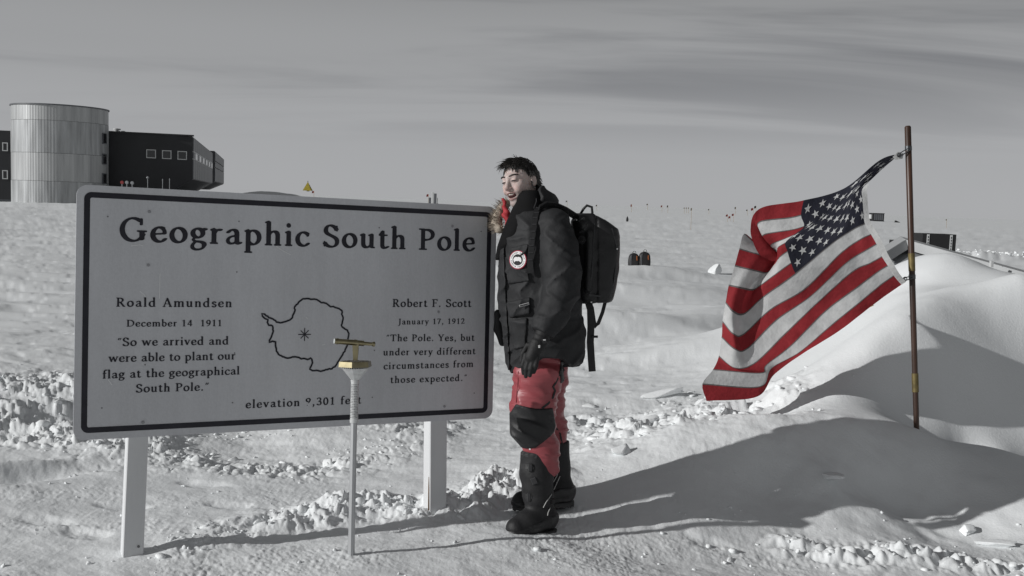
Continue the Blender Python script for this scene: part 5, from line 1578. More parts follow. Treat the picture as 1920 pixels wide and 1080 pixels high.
# ---- head
HY = math.radians(40)
hf = np.array([-math.sin(HY), -math.cos(HY), 0]); hs = np.array([math.cos(HY), -math.sin(HY), 0]); hu = np.array([0, 0, 1.0])
def rotv(v, k, a): return v * math.cos(a) + np.cross(k, v) * math.sin(a) + k * (k @ v) * (1 - math.cos(a))
pt_ = math.radians(9)                                       # looking slightly down
hf, hu = rotv(hf, hs, pt_ if rotv(hf, hs, pt_)[2] < 0 else -pt_), rotv(hu, hs, pt_ if rotv(hf, hs, pt_)[2] < 0 else -pt_)
rl = math.radians(7)
hs2 = rotv(hs, hf, rl); sg = 1 if hs2[2] > 0 else -1
hs, hu = rotv(hs, hf, sg * rl), rotv(hu, hf, sg * rl)
HM = np.stack([hs, hf, hu], 1)                              # head axes: side (his left), forward, up
HC = L(975, 346, -.01)
def hp_(a, b, c): return HC + HM @ np.array([a, b, c])
def head_sdf(P):
    q = (P - HC) @ HM
    m = q.copy(); m[..., 0] = np.abs(m[..., 0])
    d = s_ell(q, (0, -.016, .030), (.074, .094, .086))
    d = smin(d, s_ell(q, (0, .030, -.030), (.058, .062, .082)), .03)
    d = smin(d, s_ell(m, (.040, .004, -.062), (.026, .036, .034)), .03)      # jaw
    d = smin(d, s_ell(q, (0, .068, -.100), (.026, .020, .018)), .022)        # chin
    d = smin(d, s_ell(m, (.041, .058, -.012), (.022, .020, .016)), .02)      # cheekbone
    d = smin(d, s_ell(m, (.035, .073, -.035), (.019, .016, .017)), .014)     # smiling cheek
    d = smin(d, s_cone(m, (0, .084, .034), (.040, .072, .032), .012, .010), .012)   # brow
    d = smax(d, -s_ell(m, (.031, .101, .012), (.018, .017, .011)), .008)     # eye sockets
    d = smin(d, s_ell(m, (.031, .080, .013), (.0155, .011, .0105)), .004)    # lids
    d = smin(d, s_cone(q, (0, .086, .024), (0, .110, -.018), .0085, .0125), .010)   # nose
    d = smin(d, s_ell(m, (.013, .097, -.024), (.009, .012, .008)), .006)
    d = smax(d, -s_ell(m, (.007, .104, -.035), (.004, .006, .004)), .003)    # nostrils
    d = smin(d, s_cone(m, (0, .098, -.045), (.026, .082, -.045), .007, .005), .008)  # upper lip
    d = smin(d, s_cone(m, (0, .090, -.077), (.022, .078, -.070), .0065, .005), .008) # lower lip
    d = smax(d, -s_ell(q, (0, .092, -.059), (.027, .026, .011)), .004)       # open mouth
    d = smax(d, -s_cone(m, (.020, .098, -.028), (.036, .082, -.056), .002, .003), .006)   # smile fold
    ear = s_ell(m, (.078, -.012, -.002), (.010, .021, .032), None)
    ear = smax(ear, -s_ell(m, (.088, -.008, .001), (.008, .012, .020)), .004)
    d = smin(d, ear, .006)
    nk = s_cone(P, hp_(0, -.022, -.05), L(992, 420, .01), .056, .066)
    d = smin(d, nk, .02)
    d = smin(d, s_ell(P, L(1005, 445, .01), (.10, .16, .09)), .05)           # shoulders under the coat
    return d
body, HV = mesh_sdf('body', head_sdf, HC + np.array([-.17, -.22, -.36]), HC + np.array([.24, .24, .15]), .004, M_SKIN, man, 1)
hq = (HV - HC) @ HM
tint = np.tile(np.array([.60, .49, .455]), (len(hq), 1))
def blend(mask, col): 
    global tint
    tint = tint * (1 - mask[:, None]) + np.array(col) * mask[:, None]
ma = np.abs(hq[:, 0])
blend(.55 * np.exp(-((ma - .036) / .02) ** 2 - ((hq[:, 2] + .025) / .022) ** 2) * (hq[:, 1] > .03), (.55, .35, .32))       # ruddy cheeks
blend(.5 * np.exp(-(hq[:, 0] / .016) ** 2 - ((hq[:, 2] + .02) / .016) ** 2) * (hq[:, 1] > .09), (.52, .33, .30))            # nose
blend(.5 * sstep(-.035, -.06, hq[:, 2]) * sstep(-.02, .02, hq[:, 1]), (.36, .31, .295))                                      # shaven beard
lip = np.exp(-((hq[:, 2] + .047) / .006) ** 2) * (ma < .028) * (hq[:, 1] > .072) + np.exp(-((hq[:, 2] + .075) / .006) ** 2) * (ma < .024) * (hq[:, 1] > .07)
blend(np.clip(.8 * lip, 0, 1), (.34, .15, .14))
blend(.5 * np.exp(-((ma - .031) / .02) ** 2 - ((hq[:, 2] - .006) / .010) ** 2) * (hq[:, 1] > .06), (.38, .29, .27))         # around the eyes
att = body.data.attributes.new('tint', 'FLOAT_COLOR', 'POINT')
att.data.foreach_set('color', np.c_[tint, np.ones(len(tint))].astype(np.float32).ravel())
# mouth, teeth, eyes, brows
mw = lambda a, b, c: to_world(hp_(a, b, c))[0]
def hmesh(name, fn, c, r, h, mat):
    P0 = hp_(*c)
    return mesh_sdf(name, fn, P0 - r, P0 + r, h, mat, man, 1)[0]
hl = lambda P: (P - HC) @ HM
hmesh('mouth', lambda P: np.maximum(s_ell(hl(P), (0, .076, -.059), (.027, .018, .013)), -1), (0, .08, -.06), .045, .0028, M_MOUTH)
hmesh('teeth', lambda P: smax(s_ell(hl(P), (0, .070, -.0525), (.0235, .026, .0065)), -(hl(P)[..., 2] + .058), .001), (0, .08, -.055), .04, .0022, M_TEETH)
for sx in (-1, 1):
    mb = MB(); pts = [mw(sx * (.031 + dx), b, .0105 + c) for dx, b, c in ((-.0145, .0855, -.002), (-.008, .0905, .0012), (0, .0925, .002), (.008, .0895, .001), (.0145, .083, -.0025))]
    mb.tube(pts, [.0008, .0022, .0027, .0022, .0008], 6); mb.build('eye_slit', M_EYE, man, True)
    mb = MB(); 
    for t in np.linspace(0, 1, 26):
        a = sx * (.013 + .036 * t); c = .036 + .007 * math.sin(t * 2.4) - .004 * t
        b_ = .0915 - .012 * t - .06 * max(0, t - .6) ** 2
        r_ = mw(a, b_, c); tp = mw(a + sx * .009, b_ + .003 - .003 * t, c + .0035 * (1 - t) - .002)
        mb.tube([r_, (r_ + tp) / 2 + wvec(hf) * .001, tp], [.0034, .0028, .0006], 5)
    tag(mb.build('eyebrow', M_HAIR, man), kind='stuff')

# ---- hair: cap plus strands blown forward
def hair_sdf(P):
    q = (P - HC) @ HM; m = q.copy(); m[..., 0] = np.abs(m[..., 0])
    d = s_ell(q, (0, -.019, .030), (.081, .099, .088))
    n = noise3(q[..., 0] * 40, q[..., 1] * 22, q[..., 2] * 40, 3)
    d = d - .007 * n - .004 * noise3(q[..., 0] * 18 + q[..., 1] * 9, q[..., 1] * 14, q[..., 2] * 18, 8)
    line = .060 - 1.0 * np.clip(m[..., 0] - .038, 0, 1)         # forehead line runs back at the temples
    cut = np.where(q[..., 2] > .055, q[..., 1] - line - .012, q[..., 1] - (.030 - .42 * (.055 - q[..., 2])))
    low = -(q[..., 2] + .045 + .25 * np.clip(-q[..., 1], 0, .1))
    side = -(q[..., 2] - .0) + 0 * q[..., 0]
    ear = -(s_ell(m, (.080, -.006, -.004), (.02, .024, .034)))
    return smax(smax(smax(d, cut, .008), low, .01), ear, .004)
hairo, _ = mesh_sdf('hair', hair_sdf, HC + np.array([-.16, -.17, -.12]), HC + np.array([.17, .17, .17]), .004, M_HAIR, man, 1)
def strands(name, n, root, flow, length, rad, mat, parent, seg=4):
    mb = MB()
    for i in range(n):
        p = root(i)
        if p is None: continue
        ln = length(i); pts = [p]; d = None
        for k in range(seg):
            d = flow(pts[-1], i, k / seg, d); pts.append(pts[-1] + d * ln / seg)
        W = to_world(np.array(pts)); r = rad(i)
        mb.tube(list(W), [r * (1 - .85 * (k / seg) ** 1.5) for k in range(seg + 1)], 3, cap=False)
    return tag(mb.build(name, mat, parent, True), kind='stuff')
rs = np.random.default_rng(5)
def hroot(i):
    for _ in range(60):
        v = nrm(rs.normal(size=3)); 
        q = np.array([0, -.019, .034]) + v * np.array([.081, .099, .089])
        if (q[2] > .065 and q[1] > -.09 and q[1] < .06) or (q[2] > .035 and q[1] < -.01):
            return HC + HM @ (q * .985)
    return None
wind = nrm(hf * .9 + np.array([-.55, 0, -.25]))
def hflow(p, i, t, d):
    q = HM.T @ (p - HC) - np.array([0, -.019, .036]); nn = nrm(q / np.array([.083, .1, .094]))
    top = np.clip((q[2] - .02) / .05, 0, 1)
    f = HM @ np.array([.15 * math.sin(i * 1.7), .9 * top + .1, -.25 - .75 * (1 - top)]) + .25 * np.sin(i * np.array([1.3, 2.1, 3.7]))
    nw = HM @ nn
    f = f - nw * (f @ nw) * .85 + nw * (.10 * top - .08 * t)
    return nrm(f)
strands('hair_strands', 620, hroot, hflow, lambda i: .018 + .026 * ((i * 37) % 100) / 100, lambda i: .0020, M_HAIR, hairo)
def froot(i):
    a = -.055 + .11 * rs.random(); t = rs.random(); return hp_(a, -.02 + .085 * t - 4 * a * a, .120 - .028 * t * t - 5 * a * a)
def fflow(p, i, t, d):
    w = hf * (.8 - .35 * t) + hu * (.22 - 1.35 * t * (.3 + .7 * ((i * 13) % 10) / 10)) + hs * (-.30 + .40 * math.sin(i * 2.3)) + .22 * np.sin(i * np.array([1.1, 2.7, .7]))
    return nrm(w)
strands('fringe', 330, froot, fflow, lambda i: .030 + .034 * ((i * 53) % 100) / 100 + (.022 if i % 23 == 0 else 0), lambda i: .0020, M_HAIR, hairo, 6)
def groot(i):
    for _ in range(80):
        q = np.array([.079 + .004 * rs.random(), -.06 + .075 * rs.random(), -.035 + .085 * rs.random()])
        if q[2] < .045 and not (q[1] > -.034 and q[1] < .012 and q[2] < .022): return hp_(*q)
    return None
strands('grey_temple', 200, groot, lambda p, i, t, d: nrm(hf * (-.5) + hu * -.6 + hs * .12 + .25 * np.sin(i * np.array([1.9, .7, 2.3]))), lambda i: .018, lambda i: .0018, M_HAIRG, hairo, 2)

# ---- parka
ROWS = [(392, 975, 1030, 0, .10), (402, 958, 1048, 0, .17), (430, 948, 1066, 0, .225), (464, 938, 1076, 0, .245), (500, 934, 1082, 0, .25), (536, 932, 1085, 0, .25),
        (580, 934, 1092, 0, .255), (620, 940, 1098, 0, .26), (650, 946, 1098, 0, .26), (680, 951, 1093, 0, .26), (712, 957, 1088, 0, .26)]
SLV = [(L(1034, 428, -.17), .088), (L(1042, 470, -.22), .097), (L(1046, 512, -.255), .095), (L(1046, 548, -.275), .089), (L(1030, 588, -.30), .077), (L(1013, 617, -.325), .066)]
SLF = [(L(985, 430, .17), .085), (L(985, 500, .23), .09), (L(985, 550, .24), .085), (L(975, 600, .22), .07)]
def folds(P):
    x, y, z = P[..., 0], P[..., 1], P[..., 2]
    a = noise3(x * 6 + z * 3, y * 6, z * 11, 7) * .005
    b = (1 - np.abs(noise3(x * 7 + z * 8, y * 6, z * 12 - x * 10, 9))) ** 5 * .011 + (1 - np.abs(noise3(x * 13 - z * 9, y * 9, z * 19 + x * 8, 19))) ** 5 * .004
    return a + b
def torso_sdf(P):
    d = s_loft(P, ROWS, 2.2)
    hem = np.interp(P[..., 0], [(x - 1000) / KP for x in (945, 957, 985, 1015, 1050, 1070, 1092)], [(690 - y) / KP for y in (698, 697, 684, 668, 668, 682, 680)])
    hem = np.where(P[..., 1] > 0, np.minimum(hem, (690 - 690) / KP), hem)
    d = smax(d, hem - P[..., 2], .012)
    waist = ((690 - 592) / KP); d = d + .006 * np.exp(-((P[..., 2] - waist) / .012) ** 2)
    return d
def parka_sdf(P):
    d = torso_sdf(P)
    d = smin(d, s_ell(P, L(1022, 388, .02), (.066, .15, .082)), .03)       # folded hood
    d = smin(d, s_ell(P, L(1012, 368, .03), (.030, .11, .045)), .03)
    s = s_chain(P, SLV, .02); f = s_chain(P, SLF, .02)
    cuff = (P - L(1013, 617, -.325)) @ nrm(L(1013, 617, -.325) - L(1030, 588, -.30))
    s = smax(s, cuff - .012, .006)
    d = smin(d, s, .007); d = smin(d, f, .01)
    d = smax(d, -s_ell(P, L(985, 378, -.01), (.07, .085, .07)), .01)        # neck opening
    return d - folds(P) + .007
parka, _ = mesh_sdf('parka', parka_sdf, (-.24, -.45, -.06), (.32, .40, .955), .0075, M_PARKA, man, 1)
# standing inner collar and turned-back lapel
COLL = [(363, 976, 1012, -.03, .085), (370, 968, 1020, -.03, .100), (384, 965, 1026, -.03, .112), (402, 957, 1030, -.03, .125), (430, 945, 1008, -.03, .155), (462, 933, 972, -.03, .13), (488, 929, 948, -.02, .08)]
def coll_sdf(P):
    d = s_loft(P, COLL, 2.2)
    top = (690 - 366) / KP - .10 * np.clip((1000 - 1000) / KP - P[..., 0], 0, 1)
    d = smax(d, -s_ell(P, L(974, 356, .0), (.066, .078, .085)), .006)
    return d - .004 * noise3(P[..., 0] * 14, P[..., 1] * 14, P[..., 2] * 14, 4)
mesh_sdf('collar', coll_sdf, (-.22, -.2, .52), (.12, .2, .92), .006, M_PARKAD, man, 1)
# scarf and fur ruff of the opened hood
mesh_sdf('scarf', lambda P: smin(s_cone(P, L(944, 374, .07), L(949, 404, .03), .008, .016), s_cone(P, L(949, 404, .03), L(957, 430, .0), .016, .02), .02) - .004 * np.sin(P[..., 2] * 150 + P[..., 0] * 90), (-.24, -.14, .66), (-.04, .16, .92), .005, M_SCARF, man, 1)
ruff = [L(949, 381, .10), L(941, 392, .085), L(934, 406, .06), L(932, 420, .035), L(936, 431, .01)]
mesh_sdf('fur_ruff', lambda P: s_chain(P, [(p, .022) for p in ruff], .02) - .006 * noise3(P[..., 0] * 45, P[..., 1] * 45, P[..., 2] * 45, 2), (-.3, -.1, .62), (-.06, .22, .94), .006, M_FURL, man, 1)
rf = np.random.default_rng(8)
def rroot(i):
    t = rf.random() * (len(ruff) - 1.001); k = int(t); p = ruff[k] + (ruff[k + 1] - ruff[k]) * (t - k)
    return p + nrm(rf.normal(size=3)) * .018
def rflow(p, i, t, d): 
    c = min(ruff, key=lambda r: np.linalg.norm(p - r)); 
    return nrm(nrm(p - c) * 1.0 + np.array([-.45, 0, .25]) + .4 * np.sin(i * np.array([1.7, 2.9, .9])))
strands('ruff_hair', 520, rroot, rflow, lambda i: .022 + .02 * ((i * 31) % 100) / 100, lambda i: .0015, M_FURL, man, 3)
strands('ruff_tips', 120, rroot, rflow, lambda i: .035 + .022 * ((i * 17) % 100) / 100, lambda i: .0013, M_FURD, man, 3)
back_f = [L(1001, 327, .10), L(1004, 338, .10), L(1001, 349, .09)]
mesh_sdf('hood_fur_tuft', lambda P: s_chain(P, [(p, .012) for p in back_f], .02) - .004 * noise3(P[..., 0] * 45, P[..., 1] * 45, P[..., 2] * 45, 2), (-.05, .03, .86), (.07, .18, 1.05), .005, M_FURL, man, 1)
def broot(i): return back_f[i % 3] + nrm(rf.normal(size=3)) * .010
strands('tuft_hair', 160, broot, lambda p, i, t, d: nrm(np.array([.25, 0, .5]) + .6 * np.sin(i * np.array([1.7, 2.9, .9]))), lambda i: .022, lambda i: .0013, M_FURL, man, 3)
mesh_sdf('hood_edge', lambda P: s_chain(P, [(L(1008, 341, .09), .012), (L(1008, 356, .07), .026), (L(1014, 372, .05), .035)], .02), (-.05, -.02, .80), (.12, .2, 1.02), .006, M_PARKAD, man, 1)

# pockets, flaps and panels that stand proud of the coat
def proud(name, poly, out, mat, fn=parka_sdf, lo=(-.26, -.45, -.06), hi=(.32, .1, .86), h=.006, parent=None):
    q = np.array([L(x, y) for x, y in poly]); lo = np.array(lo, float); hi = np.array(hi, float)
    lo[0], hi[0] = q[:, 0].min() - .03, q[:, 0].max() + .03; lo[2], hi[2] = q[:, 2].min() - .03, q[:, 2].max() + .03
    f = lambda P: smax(smax(fn(P) - out, s_poly(P, poly), .006), P[..., 1] - .02, .004)
    return mesh_sdf(name, f, lo, hi, h, mat, parent or man, 1)[0]
proud('chest_pocket', [(957, 468), (988, 462), (990, 528), (952, 534)], .008, M_PARKA)
proud('pocket_flap', [(949, 566), (992, 556), (992, 586), (955, 594)], .014, M_PARKA)
proud('hip_pocket', [(957, 598), (988, 592), (984, 646), (962, 651)], .009, M_PARKA)
proud('front_placket', [(937, 470), (946, 466), (950, 560), (957, 692), (948, 690), (938, 560)], .009, M_PARKA)
mesh_sdf('far_pocket', lambda P: s_chain(P, [(L(933, 588, .10), .020), (L(935, 618, .10), .024), (L(942, 644, .09), .020)], .02), (-.24, .0, .08), (-.1, .2, .34), .006, M_PARKA, man, 1)
def seam(name, pix, w, mat, fn, out=.002, thick=.003, parent=None):
    pts = [front(fn, x, y, out=out) for x, y in pix]
    W = [to_world(p)[0] for p in pts]; sides = []
    for i, p in enumerate(pts):
        n = wvec(gradn(fn, p)); t = nrm(W[min(i + 1, len(W) - 1)] - W[max(i - 1, 0)]); sides.append(np.cross(n, t))
    mb = MB(); mb.strip(W, w, thick, sides); return mb.build(name, mat, parent or man)
seam('pocket_zip', [(958, 593), (975, 589), (991, 586)], .004, M_PARKAD, parka_sdf, .016)
# round arm patch
pc = front(parka_sdf, 970.5, 490, out=.020); pn = nrm(np.array([-.42, -.9, .02]))
pw = to_world(pc)[0]; wn_ = wvec(pn); pu = nrm(np.cross(np.array([0, 0, 1.0]), wn_)); pu = pu if pu @ PEX > 0 else -pu; pv = np.cross(wn_, pu); pv = pv if pv[2] > 0 else -pv
disc = lambda r, n=28: [(r * math.cos(2 * math.pi * k / n), r * math.sin(2 * math.pi * k / n)) for k in range(n)]
mb = MB(); mb.prism(disc(.0455), pw, pu, pv, wn_, -.016, .002); patch = mb.build('chest_patch', M_PRED, man)
mb = MB(); mb.prism(disc(.0415), pw, pu, pv, wn_, .002, .0028); mb.build('patch_ring', M_WHT, patch)
mb = MB(); mb.prism(disc(.0270), pw, pu, pv, wn_, .0028, .0036); mb.build('patch_field', M_PARKA, patch)
blob = [(-.023, .001), (-.018, .010), (-.010, .014), (-.003, .012), (.004, .0145), (.012, .013), (.018, .008), (.021, -.003), (.019, -.012), (.014, -.009), (.006, -.005), (-.002, -.007), (-.010, -.006), (-.016, -.014), (-.019, -.010)]
mb = MB(); mb.prism(blob, pw, pu, pv, wn_, .0036, .0044); mb.build('patch_map', M_WHT, patch)
mb = MB()
for k in range(30):
    a = 2 * math.pi * k / 30
    if k % 15 in (0, 7): continue
    rr_ = np.array([math.cos(a), math.sin(a)]); c = pw + (pu * rr_[0] + pv * rr_[1]) * .0343 + wn_ * .0030
    mb.box(c, (pu * -rr_[1] + pv * rr_[0], pu * rr_[0] + pv * rr_[1], wn_), (.0018, .0032 - .0008 * (k % 3), .0004))
tag(mb.build('patch_lettering', M_BLKN, patch), kind='stuff')
# name tape
a_, b_ = front(parka_sdf, 973, 572, out=.0), front(parka_sdf, 990, 567.5, out=.0)
a_[1] = b_[1] = min(a_[1], b_[1]) - .024; b_[1] += .006
mb = MB(); mb.strip([to_world(a_)[0], to_world(b_)[0]], .011, .002, np.array([0, 0, 1.0])); mb.build('name_tape', M_WHT, man)
mb = MB(); 
for k in range(12):
    t = (k + .8) / 13; p = to_world(a_ * (1 - t) + b_ * t)[0] - PFW * .002
    mb.box(p, (nrm(to_world(b_)[0] - to_world(a_)[0]), PFW, Z3), (.0014, .0006, .0034))
tag(mb.build('tape_lettering', M_BLKN, man), kind='stuff')

# ---- glove and watch
def glove_sdf(P):
    d = s_cone(P, L(1015, 620, -.335), L(1004, 640, -.350), .040, .036)
    d = smin(d, s_cone(P, L(1003, 640, -.352), L(994, 660, -.362), .034, .031), .015)
    for bx, by, mx, my, tx, ty, y in ((984, 657, 979, 675, 980, 689, -.345), (990, 661, 985, 680, 984, 694, -.362), (997, 662, 993, 680, 991, 692, -.372), (1004, 659, 1001, 675, 998, 686, -.372)):
        f = s_chain(P, [(L(bx, by, y), .0125), (L(mx, my, y - .01), .0118), (L(tx, ty, y - .002), .0098)], .006)
        d = smin(d, f, .004)
    d = smin(d, s_chain(P, [(L(988, 640, -.325), .014), (L(979, 656, -.315), .0125), (L(977, 669, -.318), .011)], .006), .008)
    n = np.sin((P @ nrm(np.array([.35, 0, .94]))) * 260) * .0012 * (P[..., 2] > (690 - 634) / KP)
    return d - n
glove, _ = mesh_sdf('glove', glove_sdf, (-.10, -.47, -.06), (.09, -.26, .22), .0035, M_GLOVE, man, 1)
w0 = front(glove_sdf, 1016, 632, out=.004); mb = MB(); ww = to_world(w0)[0]
mb.box(ww, (nrm(PEX + .3 * PUP), PFW, nrm(PUP - .3 * PEX)), (.013, .006, .012), .003); mb.build('wrist_watch', M_BLKN, man)
mb = MB(); mb.box(ww - PFW * .007 + PUP * .006, (PEX, PFW, PUP), (.006, .001, .002)); mb.build('watch_mark', M_WHT, man)
g0 = to_world(front(glove_sdf, 1006, 641, out=.002))[0]; mb = MB()
for dx, dz, w, h in ((0, 0, .0016, .006), (.005, .001, .0016, .006), (.0025, -.005, .004, .0014)): mb.box(g0 + PEX * dx + PUP * dz, (PEX, PFW, PUP), (w, .001, h))
mb.build('glove_print', M_WHT, glove)

# ---- trousers
NL = [(L(1012, 650, -.09), .115), (L(1008, 700, -.11), .118), (L(1000, 750, -.12), .112), (L(999, 795, -.125), .105), (L(1014, 835, -.12), .088), (L(1020, 870, -.12), .075)]
FL = [(L(1030, 660, .10), .115), (L(1026, 710, .12), .108), (L(1024, 770, .13), .096), (L(1035, 820, .14), .088), (L(1044, 870, .14), .075)]
def puff(P, f=1.0):
    z = P[..., 2] + .25 * P[..., 0] * np.sin(P[..., 2] * 9); 
    q = noise3(P[..., 0] * 5, P[..., 1] * 5, z * 22, 12)
    r = (1 - np.abs(noise3(P[..., 0] * 7 + P[..., 2] * 5, P[..., 1] * 7, P[..., 2] * 26 + P[..., 0] * 12, 14))) ** 3
    return f * (.010 * q + .012 * r) - .006
def nleg_sdf(P): return s_chain(P, NL, .03) - puff(P)
def fleg_sdf(P): return s_chain(P, FL, .03) - puff(P)
def trs_sdf(P): return smax(smin(nleg_sdf(P), fleg_sdf(P), .01), P[..., 2] - .1, .01)
mesh_sdf('trousers', trs_sdf, (-.16, -.27, -.56), (.23, .29, .11), .0065, M_TROUS, man, 1)
proud('knee_pad', [(967, 749), (1000, 756), (1034, 757), (1040, 790), (1037, 803), (1003, 829), (978, 833), (956, 810), (955, 770)], .010, M_BLKN, trs_sdf, hi=(.32, .3, .9))
proud('thigh_back_panel', [(1049, 655), (1080, 655), (1080, 705), (1060, 722), (1046, 712)], .004, M_BLKN, lambda P: smin(nleg_sdf(P), fleg_sdf(P) - .012, .01), lo=(-.26, -.45, -.3), hi=(.4, .3, .3))
seam('side_zip', [(1047, 664), (1049, 680), (1046, 696), (1038, 712), (1034, 718), (1038, 726), (1034, 738), (1025, 748), (1014, 756)], .010, M_BLKN, nleg_sdf, .004, .004)
seam('calf_zip', [(1034, 800), (1044, 806), (1052, 818), (1056, 838), (1053, 856), (1048, 868)], .008, M_BLKN, lambda P: trs_sdf(P), .004, .004)
seam('front_crease', [(971, 690), (970, 712), (968, 735), (967, 748)], .003, M_TROUS, nleg_sdf, .004, .003)

# ---- boots
def boot(near):
    if near:
        sh = [(L(1007, 842, -.12), .086), (L(1006, 880, -.125), .083), (L(1008, 925, -.135), .078)]
        ft = [(L(1018, 964, -.13), .074), (L(990, 971, -.175), .064), (L(968, 977, -.215), .053)]
        zs, top = 995, 838; heel = L(1030, 975, -.12); toe = L(956, 985, -.235)
    else:
        sh = [(L(1042, 842, .14), .080), (L(1044, 890, .14), .078), (L(1048, 922, .13), .074)]
        ft = [(L(1056, 934, .12), .070), (L(1010, 942, .07), .060), (L(978, 946, .03), .050)]
        zs, top = 961, 838; heel = L(1060, 945, .12); toe = L(972, 955, .02)
    gz = (690 - zs) / KP
    # ground rises with distance in the frame, so the sole plane is level in the world
    def plane(P): 
        return gz + .018 - P[..., 2]
    def sdf(P):
        d = smin(s_chain(P, sh, .02), s_chain(P, ft, .03), .035)
        d = d - .003 * noise3(P[..., 0] * 16, P[..., 1] * 16, P[..., 2] * 24, 6)
        d = smax(d, P[..., 2] - (690 - top) / KP - .10 * (P[..., 0] - sh[0][0][0]), .008)
        return smax(d, plane(P), .008)
    lo = np.minimum(np.min([p - r for p, r in sh + ft], 0), toe) - .03; hi = np.max([p + r for p, r in sh + ft], 0) + .03
    o, _ = mesh_sdf('boot', sdf, lo, hi, .0065, M_BOOT, man, 1)
    f0 = L(0, 0); fd = nrm((toe - heel) * np.array([1, 1, 0]))
    # rubber foot shell
    mid = ft[1][0]
    def shell(P):
        cutz = P[..., 2] - (gz + .075 + .03 * np.clip(((P - mid) @ fd) / .1, -1, 1) * -1)
        return smax(sdf(P) - .006, cutz, .006)
    mesh_sdf('rubber_shell', shell, lo, hi, .007, M_RUBBER, o, 1)
    def sole(P):
        d = s_chain(P * np.array([1, 1, 0]) + np.array([0, 0, gz]), [(np.array([*p[:2], gz]), r - .002) for p, r in ft], .02)
        tread = .006 * (np.sin((P @ fd) * 190) > 0)
        return smax(smax(d, P[..., 2] - (gz + .026), .003), (gz - .008 + tread) - P[..., 2], .003)
    mesh_sdf('sole', sole, lo - np.array([0, 0, .03]), hi, .007, M_SOLE, o, 1)
    return o, sdf
b1, bs1 = boot(True); b2, bs2 = boot(False)
for y, xs in ((866, (977, 985, 993, 999)), (921, (979, 985, 991, 997))):
    seam('strap', [(x, y - (x - 977) * .1) for x in xs], .024, M_BLKN, bs1, .003, .004, b1)
    q = to_world(front(bs1, xs[2], y, out=.008))[0]
    mb = MB(); mb.box(q, (PEX, PFW, PUP), (.010, .006, .020), .003); mb.build('buckle', M_PACKL, b1)
q = to_world(front(bs1, 1000, 890, out=.006))[0]; mb = MB(); mb.box(q, (nrm(PEX + .4 * PUP), PFW, nrm(PUP - .4 * PEX)), (.014, .004, .017), .003); mb.build('pull_tab', M_PACKL, b1)
seam('top_band', [(978, 842), (990, 843), (1005, 845), (1020, 847), (1034, 848)], .022, M_BLKN, bs1, .002, .004, b1)
both = lambda P: np.minimum(bs1(P), bs2(P))
for i, pix in enumerate(([(1036, 862), (1038, 880), (1037, 905), (1032, 918), (1022, 930), (1017, 940)], [(1046, 868), (1050, 885), (1046, 900), (1039, 912)], [(1052, 900), (1045, 915), (1040, 925)], [(1030, 942), (1026, 950), (1025, 955)])):
    pts = [to_world(front(both, x, y, out=.006))[0] for x, y in pix]
    mb = MB(); mb.tube(pts, .0022, 6); mb.build('lace_cord', M_CORD, b1)
mb = MB(); q = to_world(front(bs1, 1034, 931, out=.008))[0]; mb.tube([q - PUP * .012, q + PUP * .012], .011, 8); mb.build('cord_lock', M_BLKN, b1)
mb = MB(); q = to_world(front(bs1, 992, 829.5, out=.004))[0]; q = wpt(992, 829.5, -.245); mb.tube([q, q - PFW * .003], .0045, 8); mb.build('press_stud', M_WHT, man)

# ---- rucksack straps on the man's chest belong to the rucksack
pack_b = wpt(1115, 563, .03)
pack = empty('rucksack', tuple(pack_b), 'large black roll top rucksack on the back of the man', 'rucksack')
PK = [(404, 1078, 1112, .02, .10), (416, 1070, 1134, .02, .125), (432, 1070, 1158, .02, .14), (445, 1071, 1161, .02, .145), (500, 1074, 1158, .02, .145), (545, 1077, 1153, .02, .14), (560, 1080, 1150, .02, .13), (568, 1086, 1146, .02, .11)]
def pack_sdf(P):
    d = s_loft(P, PK, 3.6)
    d = smin(d, s_ell(P, L(1088, 425, -.02), (.045, .13, .055)), .015)
    d = smin(d, s_cone(P, L(1100, 440, -.125), L(1098, 540, -.125), .018, .018), .012)
    d = d + .006 * np.exp(-((P[..., 0] - (1114 - 1000) / KP) / .006) ** 2) * (P[..., 1] < 0)
    return d - .005 * noise3(P[..., 0] * 11 + P[..., 2] * 6, P[..., 1] * 10, P[..., 2] * 9, 17) - .003 * noise3(P[..., 0] * 30, P[..., 1] * 20, P[..., 2] * 24, 18)
mesh_sdf('pack_body', pack_sdf, (.16, -.19, .30), (.48, .22, .82), .0065, M_PACK, pack, 1)
def pstrap(name, pix, w, t, mat=M_BLKN, side=None):
    W = [wpt(*p) for p in pix]; mb = MB(); mb.strip(W, w, t, side if side is not None else nrm(PEX)); return mb.build(name, mat, pack)
mb = MB(); mb.tube([wpt(1086, 404, -.02), wpt(1092, 394, -.02), wpt(1098, 388, -.02), wpt(1107, 391, -.02), wpt(1108, 401, -.02), wpt(1108, 410, -.02)], .0065, 8); mb.build('grab_handle', M_BLKN, pack, True)
pstrap('shoulder_strap', [(1094, 425, -.05), (1076, 410, -.08), (1056, 399, -.12), (1036, 391, -.15), (1020, 390, -.17), (1008, 397, -.19)], .034, .009, M_BLKN, nrm(PEX * .3 - PFW * .5 + PUP * .5))
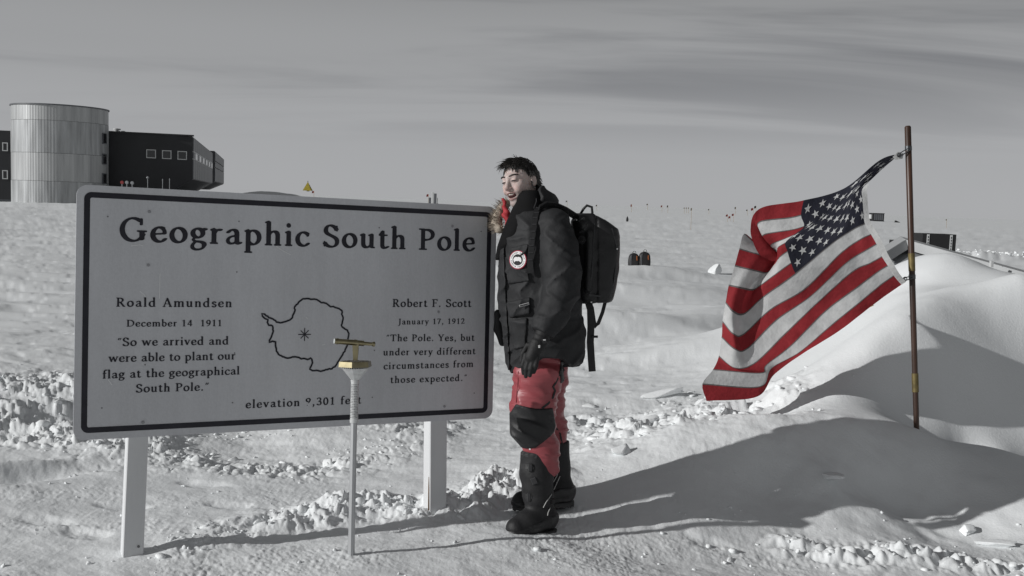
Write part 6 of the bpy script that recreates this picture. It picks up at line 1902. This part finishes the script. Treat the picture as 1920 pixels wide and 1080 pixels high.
for x0, x1, m in ((993, 992, M_PACKL),):
    pts = [front(parka_sdf, x, y, out=.018) for x, y in ((1006, 396), (1001, 415), (997, 440), (994, 465), (992, 490), (992, 514))]
    mb = MB(); mb.strip([to_world(p)[0] for p in pts], .028, .008, PEX); mb.build('chest_strap', M_BLKN, pack)
    for k in range(9):
        t = k / 8 * 4.0; i = int(min(t, 4)); p = to_world(pts[i] + (pts[min(i + 1, 5)] - pts[i]) * (t - i))[0] - PFW * .006
        mb = MB(); mb.box(p, (PEX, PFW, PUP), (.011, .002, .003)); mb.build('webbing_bar', M_PACKL, pack)
pstrap('hip_strap', [(1100, 562, -.04), (1105, 580, -.05), (1106, 610, -.05), (1105, 640, -.05), (1107, 670, -.05), (1109, 695, -.05)], .036, .005)
pstrap('loop_strap', [(1134, 562, -.02), (1128, 585, -.03), (1120, 606, -.03), (1116, 613, -.03), (1112, 600, -.035), (1108, 575, -.04)], .018, .005)
mb = MB(); mb.box(wpt(1113, 630, -.055), (PEX, PFW, PUP), (.016, .006, .006), .002); mb.build('buckle', M_BLKN, pack)
# valve, buckles, zip line
v = front(pack_sdf, 1087, 453, out=.002); vw = to_world(v)[0]; vn = wvec(gradn(pack_sdf, v)); u_, v_, _ = basis(vn)
mb = MB(); mb.tube([vw - vn * .004, vw + vn * .006, vw + vn * .006, vw + vn * .010], [.021, .021, .013, .011], 18); shade_auto(mb.build('valve', M_PACKL, pack), 40)
mb = MB()
for k in range(4):
    a = k * math.pi / 4; d = u_ * math.cos(a) + v_ * math.sin(a); mb.box(vw + vn * .0105, (d, np.cross(vn, d), vn), (.010, .0012, .0008 + .0001 * k))
tag(mb.build('valve_grill', M_BLKN, pack), kind='stuff')
def pseam(name, pix, w, mat, out=.002, t=.003): return seam(name, pix, w, mat, pack_sdf, out, t, pack)
pseam('zip_line', [(1141, 432), (1146, 450), (1151, 470), (1149, 500), (1146, 530), (1139, 556)], .006, M_PACKL)
pseam('side_piping', [(1112, 412), (1108, 440), (1106, 480), (1104, 520), (1103, 555)], .007, M_PACKL)
pseam('roll_strap', [(1080, 420), (1090, 413), (1096, 425), (1090, 435), (1082, 440)], .009, M_PACKL, .004)
pseam('compression_strap', [(1084, 548), (1100, 552), (1120, 555), (1146, 556)], .010, M_PACKL, .002)
for x, y, s in ((1151, 469, .004), (1077, 417, .003), (1105, 566, .004)):
    q = to_world(front(pack_sdf, x, y, out=.006))[0]; mb = MB(); mb.tube([q, q - PFW * .004], s, 8); mb.build('metal_stud', M_WHT, pack)
mb = MB(); mb.tube([wpt(1007, 366, -.10), wpt(1003, 375, -.12), wpt(1004, 384, -.15), wpt(999, 398, -.18)], .003, 6); mb.build('hood_cord', M_PACKL, man)
bpy.context.view_layer.update()
